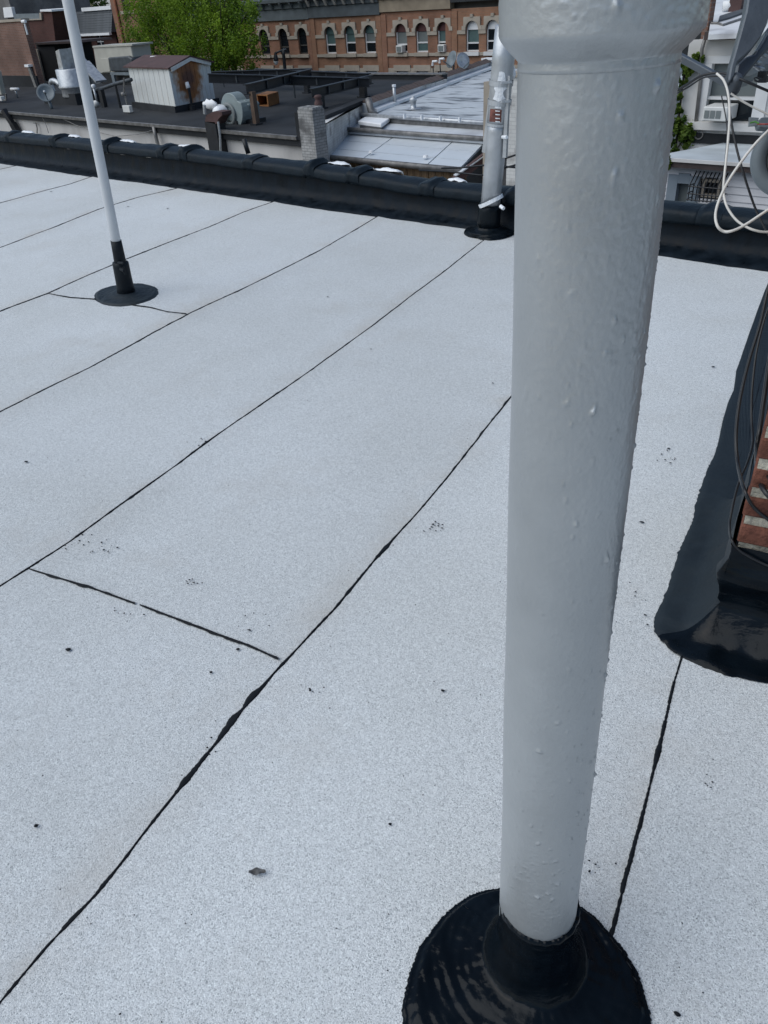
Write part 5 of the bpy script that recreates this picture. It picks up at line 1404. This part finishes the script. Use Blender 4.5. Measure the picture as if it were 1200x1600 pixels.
# ------------------------------------------------------------------ white house on the right
YS = 14.0; YU = 16.6
hs = thing('white_stucco_house', 'off white stucco house with sided extension seen right of the big pipe', 'house', (gy(1110, 150, YU).x, YU, GZ))
s_ = lambda px, py, dy=0: gy(px, py, YS + dy)
u_ = lambda px, py, dy=0: gy(px, py, YU + dy)
xl = s_(1043, 280).x; xr = xl + 6.5
ze = s_(1100, 256, -.27).z
win = [(s_(1048, 290).x, s_(1090, 290).x, s_(1070, 330).z, s_(1070, 273).z), (s_(1096, 290).x, s_(1126, 290).x, s_(1110, 309).z, s_(1110, 280).z)]
obj('extension_wall', openings_wall(xl, xr, GZ, ze, YS, win, .18), M['siding'], hs)
obj('extension_core', MB().b2((xl + .02, YS + .25, GZ), (xr, YU - .02, ze - .2)), M['siding'], hs)
pitch = .115
z = ze - .02; i = 0
while z > -6.2:
    segs = [(xl, xr)]
    for w_ in win:
        if w_[2] - .02 < z - pitch / 2 < w_[3] + .02:
            segs = [s for a, b3 in segs for s in ((a, min(b3, w_[0] - .03)), (max(a, w_[1] + .03), b3)) if s[1] - s[0] > .02]
    for a, b3 in segs:
        obj('siding_board', MB().prism([V((a, YS - .004, z)), V((a, YS - .012, z)), V((a, YS - .034, z - pitch + .004)), V((a, YS - .004, z - pitch + .004))], (b3 - a, 0, 0)), M['siding'], hs)
    z -= pitch; i += 1
# windows of the extension
a, b3, c, d = win[0]
wn_ = obj('window', MB().b2((a, YS + .1, c), (b3, YS + .13, d)), M['glass_blind'], hs, label='wide grey framed window')
fw = .13
obj('frame', MB().b2((a - .04, YS - .06, c), (a + fw, YS + .08, d)).b2((b3 - fw, YS - .06, c), (b3 + .04, YS + .08, d)).b2((a + fw + .002, YS - .06, d - fw), (b3 - fw - .002, YS + .08, d + .03)), M['frame_bluegrey'], wn_)
a, b3, c, d = win[1]
wn_ = obj('window', MB().b2((a, YS + .1, c), (b3, YS + .13, d)), M['glass_dark'], hs, label='small barred window')
obj('frame', MB().b2((a - .02, YS + .0, c - .02), (a + .05, YS + .09, d)).b2((b3 - .05, YS, c - .02), (b3 + .02, YS + .09, d)).b2((a + .052, YS, d - .05), (b3 - .052, YS + .09, d + .02)).b2((a + .052, YS, c - .02), (b3 - .052, YS + .09, c + .05)), M['stone'], wn_)
for k in range(9):
    xx = a - .1 + (b3 - a + .2) * k / 8
    obj('bar', MB().tube([V((xx, YS - .26, c - .02)), V((xx, YS - .26, d - .05)), V((xx, YS - .05, d + .12))], .011, 5), M['blacksteel'], wn_)
for zz in (c, (c + d) / 2 - .05, d - .08):
    obj('bar', MB().tube([V((a - .12, YS - .02, zz)), V((a - .12, YS - .262, zz)), V((b3 + .12, YS - .262, zz)), V((b3 + .12, YS - .02, zz))], .011, 5), M['blacksteel'], wn_)
# extension roof
zr_ = u_(1110, 226).z
obj('extension_roof', MB().prism([V((xl - .25, YS - .25, ze + .0)), V((xr, YS - .25, ze + .0)), V((xr, YU, zr_)), V((xl + .0, YU, zr_))], (0, 0, .05)), M['roof_pale'], hs)
obj('fascia', MB().b2((xl - .25, YS - .27, s_(1100, 265, -.27).z), (xr, YS - .12, ze + .0)), M['fascia'], hs)
obj('drip_edge', MB().b2((xl - .27, YS - .30, ze + .004), (xr, YS - .255, s_(1100, 251, -.3).z)), M['house_white'], hs)
# main wall
xl2 = u_(1060, 190).x; xr2 = xl2 + 6
zt_ = u_(1120, 61).z
wx0, wx1, wz0, wz1 = u_(1103, 130).x, u_(1188, 150).x, u_(1110, 189).z, u_(1125, 99).z
obj('main_wall', openings_wall(xl2, xr2, zr_ - .5, zt_, YU, [(wx0, wx1, wz0, wz1)], .2), M['house_white'], hs)
obj('main_core', MB().b2((xl2, YU + .3, GZ), (xr2, YU + 11, zt_ - .03)), M['house_white'], hs)
obj('tar_strip', MB().b2((u_(1072, 222).x, YU - .05, zr_ + .02), (xr2, YU - .003, zr_ + .2)), M['blackroof'], hs)
wn_ = obj('window', MB().b2((wx0, YU + .13, wz0), (wx1, YU + .16, wz1)), M['glass_blind'], hs, label='tall window with an air conditioner')
zmid = wz0 + (wz1 - wz0) * .38
obj('lower_glass', MB().b2((wx0 + .5, YU + .09, wz0 + .02), (wx1 - .1, YU + .125, zmid)), M['glass_dark'], wn_)
obj('frame', MB().b2((wx0 - .12, YU - .05, wz0), (wx0 + .08, YU + .1, wz1)).b2((wx1 - .08, YU - .05, wz0), (wx1 + .14, YU + .1, wz1)).b2((wx0 - .12, YU - .05, wz1 + .002), (wx1 + .14, YU + .1, wz1 + .12)).b2((wx0 + .082, YU + .0, zmid), (wx1 - .082, YU + .125, zmid + .05)), M['frame_white'], wn_)
obj('sill', MB().b2((wx0 - .2, YU - .14, wz0 - .14), (wx1 + .2, YU - .005, wz0 - .004)), M['house_white'], wn_)
ax0, ax1 = u_(1097, 180, -.5).x, u_(1127, 180, -.5).x
acz0, acz1 = u_(1112, 189.5, -.5).z, u_(1112, 167, -.5).z
ac = obj('air_conditioner', MB().b2((ax0, YU - .5, acz0), (ax1 + .1, YU + .05, acz1)), M['ac_white'], hs, bevel=.015)
for k in range(3):
    w3 = (ax1 - ax0) / 3.3
    obj('grille', MB().b2((ax0 + .04 + w3 * k, YU - .512, acz0 + .05), (ax0 + .04 + w3 * (k + .82), YU - .503, acz1 - .06)), M['grille'], ac)
# corner board, downpipe, eaves
xd = u_(1098, 130).x
obj('downpipe', MB().tube([V((u_(1105, 56).x, YU - .08, zt_ + .05)), V((u_(1102, 62).x, YU - .1, zt_ - .15)), V((u_(1098, 120).x, YU - .08, zr_ + 1.1)), V((u_(1090, 190).x, YU - .08, zr_ + .25))], .035, 8), M['gutter'], hs, smooth=True)
obj('eaves_board', MB().b2((u_(1107, 58).x, YU - .22, zt_ + .002), (xr2, YU - .003, zt_ + .13)), M['fascia'], hs)
# parapet roof, white painted, with a chimney hood
zf_ = zt_ + .135; zbk = gy(1130, -25, YU + 6).z
def on_roof(px, py, lift=0):
    r2 = ray(px, py); sl_ = (zbk - zf_) / 6.25
    t_ = (zf_ + (0 - (YU - .25)) * sl_ - CAM_H) / (r2[2] - r2[1] * sl_)
    return CP + r2 * t_ + V((0, 0, lift))
pe = [on_roof(1107, 54), on_roof(1118, -12), on_roof(1290, -30), on_roof(1290, 45)]
obj('roof', MB().prism(pe, (0, 0, -.08)), M['white_roof'], hs)
obj('roof_seam', MB().tube([on_roof(*q, .02) for q in ((1111, 38), (1121, 38), (1129, 41), (1150, 34), (1200, 18))], .02, 6), M['gutter'], hs)
obj('gravel_patch', MB().prism([on_roof(*q, .005) for q in ((1122, 35), (1124, 28), (1136, 24), (1170, 14), (1170, 19), (1140, 30))], (0, 0, .03)), M['slate'], hs)
obj('vent_box', MB().box(on_roof(1150, 17, .1), (.24, .2, .24)), M['rust_dark'], hs)
obj('vent_duct', MB().tube([on_roof(1128, 19, .1), on_roof(1146, 17, .1)], .085, 10), M['white'], hs, smooth=True)
px_ = u_(1110, 25, .3)
obj('chimney', MB().b2((u_(1099, 30, .5).x, YU + .5, zt_ - .5), (u_(1108, 30, .5).x, YU + .72, zt_ + 1.3)), M['brownbrick'], hs)
obj('chimney_pot', MB().b2((u_(1098.5, 30, .5).x, YU + .46, zt_ + .62), (u_(1109, 30, .5).x, YU + .76, zt_ + .72)), M['stone'], hs)
# hook ring and stain
pr3 = u_(1092, 210, -.06)
obj('ring', MB().lathe([(.07, -.015), (.09, -.015), (.09, .015), (.07, .015), (.07, -.015)], pr3, (0, 1, 0), 16), M['gutter'], hs)
# ivy up the corner
iv = thing('ivy', 'bright green ivy climbing the left corner of the off white house', 'ivy', (u_(1066, 235).x, YU - .15, zr_))
iblobs = []
for px, py, r3 in ((1055, 232, .30), (1062, 222, .28), (1072, 212, .26), (1078, 203, .16), (1060, 205, .25), (1050, 215, .25), (1062, 190, .16), (1060, 170, .12), (1063, 150, .10), (1066, 130, .10), (1069, 112, .16), (1076, 100, .2), (1084, 96, .16), (1090, 92, .12), (1076, 112, .14), (1084, 104, .10), (1058, 195, .2), (1045, 240, .3)):
    iblobs.append((u_(px, py, -.12), r3 * .8))
leaves('foliage', iblobs, 5200, .07, M['ivy'], iv, 4)
obj('stems', MB().tube([u_(1056, 235, -.05), u_(1060, 190, -.05), u_(1068, 120, -.05), u_(1082, 96, -.05)], .02, 5).tube([u_(1056, 235, -.05), u_(1072, 212, -.05)], .015, 5), M['bark'], iv)
t = thing('ivy', 'small green ivy tuft at the left end of the extension eave', 'ivy', s_(1046, 256, -.3))
leaves('foliage', [(s_(1045, 254, -.3), .1)], 160, .06, M['ivy'], t, 6)

# ------------------------------------------------------------------ near brick chimney on the right with tarred foot
C0 = gz(1117, 985)
EW, DW = E, D
ch = thing('roof_chimney', 'red brick chimney with thick pale mortar and black tar foot at the right edge', 'chimney', C0)
zb0 = hz(1150, 853, C0) - .0
CWD, CDP, CHT = .95, .62, 1.38
def cpnt(a, b3, z): return C0 + EW * a + DW * b3 + V((0, 0, z))
obj('core', MB().hexa([cpnt(.005, .005, 0), cpnt(CWD - .005, .005, 0), cpnt(CWD - .005, CDP - .005, 0), cpnt(.005, CDP - .005, 0), cpnt(.005, .005, CHT), cpnt(CWD - .005, .005, CHT), cpnt(CWD - .005, CDP - .005, CHT), cpnt(.005, CDP - .005, CHT)]), M['mortar'], ch)
bh, mj = .052, .024
rd = random.Random(21)
pool = []
ncourse = 0
z = zb0 + .012
BL = .205
while z + bh < CHT:
    odd = ncourse % 2
    def lay(L_, fn):
        a = -(BL / 2 + mj) * odd
        while a < L_:
            a0, a1 = max(0, a), min(L_, a + BL)
            if a1 - a0 > .03:
                j = rd.uniform(-.004, .003); k2 = rd.uniform(-.003, .003)
                o = obj('brick', fn(a0, a1, j, k2), M['brickred'], ch, bevel=.004)
            a += BL + mj
    lay(CWD, lambda a0, a1, j, k2: MB().hexa([cpnt(a0, j, z + k2), cpnt(a1, j + .002, z + k2), cpnt(a1, .09, z + k2), cpnt(a0, .09, z + k2), cpnt(a0, j, z + bh), cpnt(a1, j + .002, z + bh + k2), cpnt(a1, .09, z + bh), cpnt(a0, .09, z + bh)]))
    def side(L_):
        a = .112 - (BL / 2 + mj) * (1 - odd)
        while a < L_:
            a0, a1 = max(.094 + mj, a), min(L_, a + BL)
            if a1 - a0 > .03:
                j = rd.uniform(-.003, .003)
                obj('brick', MB().hexa([cpnt(j, a0, z), cpnt(.09, a0, z), cpnt(.09, a1, z), cpnt(j, a1, z), cpnt(j, a0, z + bh), cpnt(.09, a0, z + bh), cpnt(.09, a1, z + bh), cpnt(j, a1, z + bh)]), M['brickred'], ch, bevel=.004)
            a += BL + mj
    side(CDP)
    z += bh + mj; ncourse += 1
# tarred foot: apron on the roof rising to the walls
outl = [(1200, 440), (1178, 500), (1160, 552), (1150, 580), (1146, 610), (1137, 630), (1130, 655), (1122, 690), (1116, 712), (1098, 752), (1088, 785), (1070, 840), (1056, 880), (1045, 910), (1031, 945), (1023, 965), (1022, 985), (1032, 1002), (1050, 1018), (1075, 1032), (1100, 1043), (1140, 1056), (1200, 1069)]
op = [gz(*p) for p in outl]
op = [cpnt(.55, 3.25, 0), op[0] + DW * .4] + op + [cpnt(.45, -.125, 0), cpnt(.85, -.13, 0), cpnt(1.15, -.12, 0), cpnt(1.2, .3, 0)]
inner = [cpnt(.50, 3.2, 0), cpnt(.34, 3.1, 0), cpnt(.30, 3.0, 0)]
def resample(pts, n):
    ln = [0]
    for a, b3 in zip(pts, pts[1:]): ln.append(ln[-1] + (b3 - a).length)
    out = []
    for i in range(n + 1):
        s = ln[-1] * i / n
        for k in range(len(pts) - 1):
            if s <= ln[k + 1] + 1e-9:
                out.append(pts[k].lerp(pts[k + 1], (s - ln[k]) / max(1e-9, ln[k + 1] - ln[k]))); break
    return out
NA = 640
oc = resample(op, NA)
rows = []
def q_in(p):
    d = p - C0; a, b3 = d.dot(EW), d.dot(DW)
    # nearest point on the chimney's foot (the tall tarred party wall carries on behind it)
    return cpnt(max(0.0, min(CWD, a)), max(0.0, min(CDP, b3)), 0)
nk = 22
prev = None
ci = [q_in(p) for p in oc]
# smooth the inner correspondence so that the corner fans out
for _ in range(40): ci = [ci[0]] + [(ci[i - 1] + ci[i] * 2 + ci[i + 1]) / 4 for i in range(1, NA)] + [ci[-1]]
ci = [q_in(p) for p in ci]
for k in range(nk + 1):
    u = k / nk; row = []
    for i in range(NA + 1):
        o_, c_ = oc[i], ci[i]
        d = (o_ - C0); front = d.dot(DW) < 0.02
        b3 = d.dot(DW)
        rag = (.010 * noise.noise(V((i * .05, 4, 1))) + .004 * noise.noise(V((i * .27, 4, 1))) + .005 * noise.noise(V((i * .95, 8, 1)))) if k == 0 else 0
        fall = max(0, min(1, (CDP + .05 - b3) / .1))      # no wall to climb beyond the chimney
        uu = min(1, u / .6)
        p = o_.lerp(c_, uu * .985) + (o_ - c_).normalized() * rag
        if u <= .6:
            dist = (p - c_).length
            z = (.0012 if k == 0 else .007) + (.085 * max(0, 1 - dist / .085) ** 1.6 + .012 * uu) * fall
            z += (.006 * noise.noise(p * 7 + V((0, 0, 3))) + .003 * noise.noise(p * 26)) * min(1, k / 2)
            p = V((p.x, p.y, max(z, .0012 if k == 0 else .006)))
        else:
            t_ = (u - .6) / .4
            z = .095 + t_ * (zb0 - .09 + .012 * noise.noise(V((i * .06, 2, 2))))
            n3 = (o_ - c_).normalized()
            lump = .010 + .008 * noise.noise(V((i * .05, z * 18, 5))) + .02 * max(0, 1 - abs(z - .19) / .05) * (1 if front else .3)
            if fall > 0: p = V((c_.x, c_.y, 0)) + n3 * lump + V((0, 0, .02 + (z - .02) * fall))
            else: p = V((p.x, p.y, .012 - .004 * t_))
        row.append(p)
    rows.append(row)
kc = min(range(NA + 1), key=lambda i: (oc[i] - gz(1028, 996)).length)
obj('tar_apron', MB().grid([r4[:kc + 1] for r4 in rows]), M['tar_dull'], ch, smooth=True)
obj('tar_foot', MB().grid([r4[kc:] for r4 in rows]), M['tar_gloss'], ch, smooth=True)

# ------------------------------------------------------------------ antenna bracket and cables hung by the chimney
DM = 1.95
def m_(px, py, d=DM): return gd(px, py, d)
mt = thing('antenna_bracket', 'dark grey folded antenna bracket with struts hanging in at the upper right edge', 'bracket', m_(1190, 200))
vd = cf * 1.0
def plate(pl, d, th): return MB().prism([m_(px, py, d) for px, py in pl], vd * th)
obj('plate', plate([(1175, -40), (1240, -40), (1204, 20), (1199, 37), (1189, 58), (1176, 76), (1164, 87), (1152, 98), (1147, 120), (1141, 128), (1138.5, 124), (1142, 104), (1156, 55), (1166, 18)], 1.92, .03), M['arm_grey'], mt, bevel=.004)
obj('arm', plate([(1230, 10), (1198, 45), (1193, 62), (1178, 84), (1165, 88), (1152, 100), (1148, 122), (1154, 129), (1165, 118), (1183, 96), (1205, 70), (1240, 40)], 1.97, .05), M['arm_grey'], mt, bevel=.005)
obj('arm_slot', plate([(1199, 48), (1186, 70), (1180, 80), (1183, 80), (1192, 66), (1201, 52)], 1.955, .012), M['arm_light'], mt)
obj('knuckle', MB().lathe([(.0, -.028), (.012, -.026), (.018, -.012), (.018, .014), (.012, .026), (0, .028)], m_(1147, 133), (.3, -.5, 1), 14), M['arm_grey'], mt, smooth=True)
obj('strut', MB().beam(m_(1152, 138, 1.98), m_(1060, 88, 2.12), .018, .018), M['arm_grey'], mt, bevel=.002)
obj('casting', plate([(1158, 122), (1166, 104), (1180, 92), (1200, 80), (1225, 70), (1225, 100), (1196, 104), (1186, 116), (1172, 122)], 2.06, .05), M['arm_light'], mt, bevel=.006)
for px, py, r4 in ((1182, 98, .007), (1190, 83, .006), (1197, 79, .006), (1193, 86, .005), (1187, 107, .006)):
    obj('connector', MB().lathe([(0, -.016), (r4, -.014), (r4, .012), (r4 * .6, .013), (r4 * .6, .022), (0, .024)], m_(px, py, 2.03), (-.4, -.8, .3), 10), M['galv'], mt, smooth=True)
obj('clip', MB().tube([m_(1196, 128), m_(1186, 128), m_(1180, 126), m_(1179, 122), m_(1182, 121), m_(1190, 125)], .0022, 6), M['blacksteel'], mt)
obj('connector', MB().box(m_(1192, 116, 2.0), (.02, .02, .014)), M['blacksteel'], mt)
obj('connector', MB().box(m_(1193, 124, 2.0), (.02, .02, .014)), M['blacksteel'], mt)
mp0 = cpnt(.16, .14, 1.30)
obj('mast', MB().tube([mp0, mp0 + V((0, 0, .55))], .02, 12), M['galv'], mt, smooth=True)
obj('mast_foot', MB().box(mp0 + V((0, 0, .095)), (.12, .12, .02)), M['galv'], mt)
obj('cross_arm', MB().beam(m_(1238, -25, 1.94), mp0 + V((0, 0, .42)), .03, .03), M['arm_grey'], mt)
obj('cross_arm', MB().beam(m_(1238, 246, 2.03), mp0 + V((0, 0, .18)), .03, .03), M['arm_grey'], mt)
hc = m_(1238, 246, 2.02); rr = 60 * 2.02 / FPX
axd = (CP - hc).normalized()
obj('hub_disc', MB().lathe([(rr * .62, -.004), (rr * .66, .006), (rr * .80, .010), (rr * .96, .006), (rr, -.004), (rr * .98, -.03), (rr * .6, -.03), (rr * .62, -.004)], hc, axd, 64), M['dish_grey'], mt, smooth=True)
obj('hub_plate', MB().lathe([(0, -.012), (rr * .60, -.012), (rr * .615, -.02)], hc, axd, 48), M['galv'], mt, smooth=True)
for k in range(5):
    a = k * 1.256 + 2.6
    nx_ = axd.orthogonal().normalized(); ny_ = axd.cross(nx_)
    obj('bolt', MB().lathe([(0, .006), (.008, .005), (.008, -.012)], hc + (nx_ * math.cos(a) + ny_ * math.sin(a)) * rr * .5, axd, 8), M['blacksteel'], mt)
gb = thing('ground_block', 'small grey cable splitter with red and green wires at the right edge', 'splitter', m_(1190, 196))
obj('body', plate([(1184, 190), (1190, 183), (1240, 181), (1240, 203), (1186, 199)], 1.97, .02), M['dish_grey'], gb, bevel=.002)
obj('clip', plate([(1171, 183), (1186, 184), (1183, 196), (1170, 197)], 1.975, .004), M['arm_light'], gb)
mr_ = mat('red_wire', (.35, .04, .03), .5); mg_ = mat('green_wire', (.06, .2, .03), .5)
obj('wire', MB().tube([m_(1183, 194, 1.965), m_(1195, 194, 1.955), m_(1240, 193, 1.95)], .0017, 6), mr_, gb)
obj('wire', MB().tube([m_(1172, 192, 1.965), m_(1180, 190, 1.96), m_(1186, 193, 1.955)], .0022, 6), mg_, gb)

def spline(pts, n=10):
    out = []
    P = [pts[0]] + pts + [pts[-1]]
    for i in range(1, len(P) - 2):
        for k in range(n):
            t_ = k / n
            a, b3, c, d = P[i - 1], P[i], P[i + 1], P[i + 2]
            out.append(.5 * ((2 * b3) + (c - a) * t_ + (2 * a - 5 * b3 + 4 * c - d) * t_ * t_ + (3 * b3 - a - 3 * c + d) * t_ ** 3))
    out.append(pts[-1]); return out
def cable(pts, r4, m, label, nm='cable'):
    return tag(obj(nm, MB().tube(spline([m_(*p) for p in pts]), r4, 8), m, smooth=True), label, 'cable')
cable([(1050, 146, 2.1), (1072, 133, 2.05), (1095, 119, 2.0), (1118, 114, 1.97), (1140, 117, 1.94), (1165, 127, 1.92), (1205, 144, 1.92), (1260, 165, 1.95)], .0034, M['cable_black'], 'thick black cable arching over the grey strut at the upper right')
cable([(1050, 150, 2.1), (1074, 137, 2.06), (1098, 122, 2.02), (1122, 119, 1.99), (1142, 121, 1.97), (1150, 124, 1.97)], .0020, M['cable_black'], 'thin black cable running alongside the thick one over the strut')
cable([(1120, 115, 1.95), (1131, 126, 1.93), (1138, 148, 1.92), (1140, 180, 1.92), (1138, 215, 1.92), (1134, 255, 1.93), (1130.5, 290, 1.94), (1131, 305, 1.94), (1136, 323, 1.93), (1147, 340, 1.92), (1160, 351, 1.91), (1180, 360, 1.90), (1205, 362, 1.90), (1260, 352, 1.9)], .0030, M['cable_white'], 'white cable dropping from the strut and curving right below the coping')
cable([(1260, 150, 1.9), (1205, 200, 1.88), (1180, 225, 1.88), (1158, 253, 1.87), (1138, 283, 1.87), (1124, 312, 1.87), (1118, 335, 1.87), (1121, 353, 1.86), (1131, 361.5, 1.86), (1145, 360.5, 1.85), (1165, 351, 1.85), (1200, 328, 1.85), (1260, 290, 1.85)], .0034, M['cable_white'], 'white cable sweeping in from the right in one big loop')
cable([(1142, 146, 1.95), (1165, 161, 1.95), (1205, 181, 1.95), (1260, 206, 1.95)], .0026, M['cable_white'], 'short white cable slanting down right above the splitter')
cable([(1132, 126, 1.98), (1137, 150, 1.98), (1142, 188, 1.98), (1151, 232, 1.98), (1160, 265, 1.98), (1170, 297, 1.99), (1180, 325, 2.0), (1192, 350, 2.0), (1215, 392, 2.0)], .0030, M['cable_black'], 'black cable hanging straight from the bracket across the white siding')
cable([(1127.5, 150, 1.97), (1136, 200, 1.97), (1133, 250, 1.97), (1128, 290, 1.97), (1127, 310, 1.97)], .0016, M['cable_black'], 'thin dark cable hanging just behind the dropping white cable')
def on_face(px, py, off=.012):
    r2 = ray(px, py); pt = C0 - DW * off
    return CP + r2 * ((pt - CP).dot(DW) / r2.dot(DW))
def cable2(pts, face, r4, label):
    P = [m_(*p) for p in pts] + [on_face(*p) for p in face]
    return tag(obj('cable', MB().tube(spline(P), r4, 8), M['cable_black'], smooth=True), label, 'cable')
cable2([(1235, 330, 2.05), (1203, 440, 2.05), (1188, 505, 2.03), (1170, 565, 2.0), (1156, 625, 1.96), (1150, 680, 1.92), (1153, 725, 1.88)], [(1163, 765), (1180, 795), (1215, 822)], .0042, 'thick black cable bowing left before it crosses the chimney bricks')
cable2([(1240, 400, 2.1), (1203, 475, 2.1), (1184, 540, 2.1), (1176, 600, 2.1), (1174, 650, 2.1), (1176, 690, 2.05), (1168, 722, 2.0), (1155, 752, 1.97), (1145, 790, 1.93), (1140, 820, 1.9)], [(1143, 843), (1158, 862), (1200, 884), (1240, 895)], .0030, 'thin black cable curling round the lowest brick course of the chimney')
cable2([(1230, 430, 2.15), (1206, 540, 2.15), (1194, 620, 2.1), (1187, 670, 2.06), (1182, 705, 2.03)], [(1190, 760, .004), (1230, 800, .004)], .0060, 'thickest black cable close against the chimney corner')
cable2([(1240, 450, 2.2), (1208, 590, 2.15), (1197, 655, 2.1), (1190, 700, 2.06)], [(1200, 745, .004), (1230, 770, .004)], .0035, 'black cable beside the thickest one at the chimney corner')
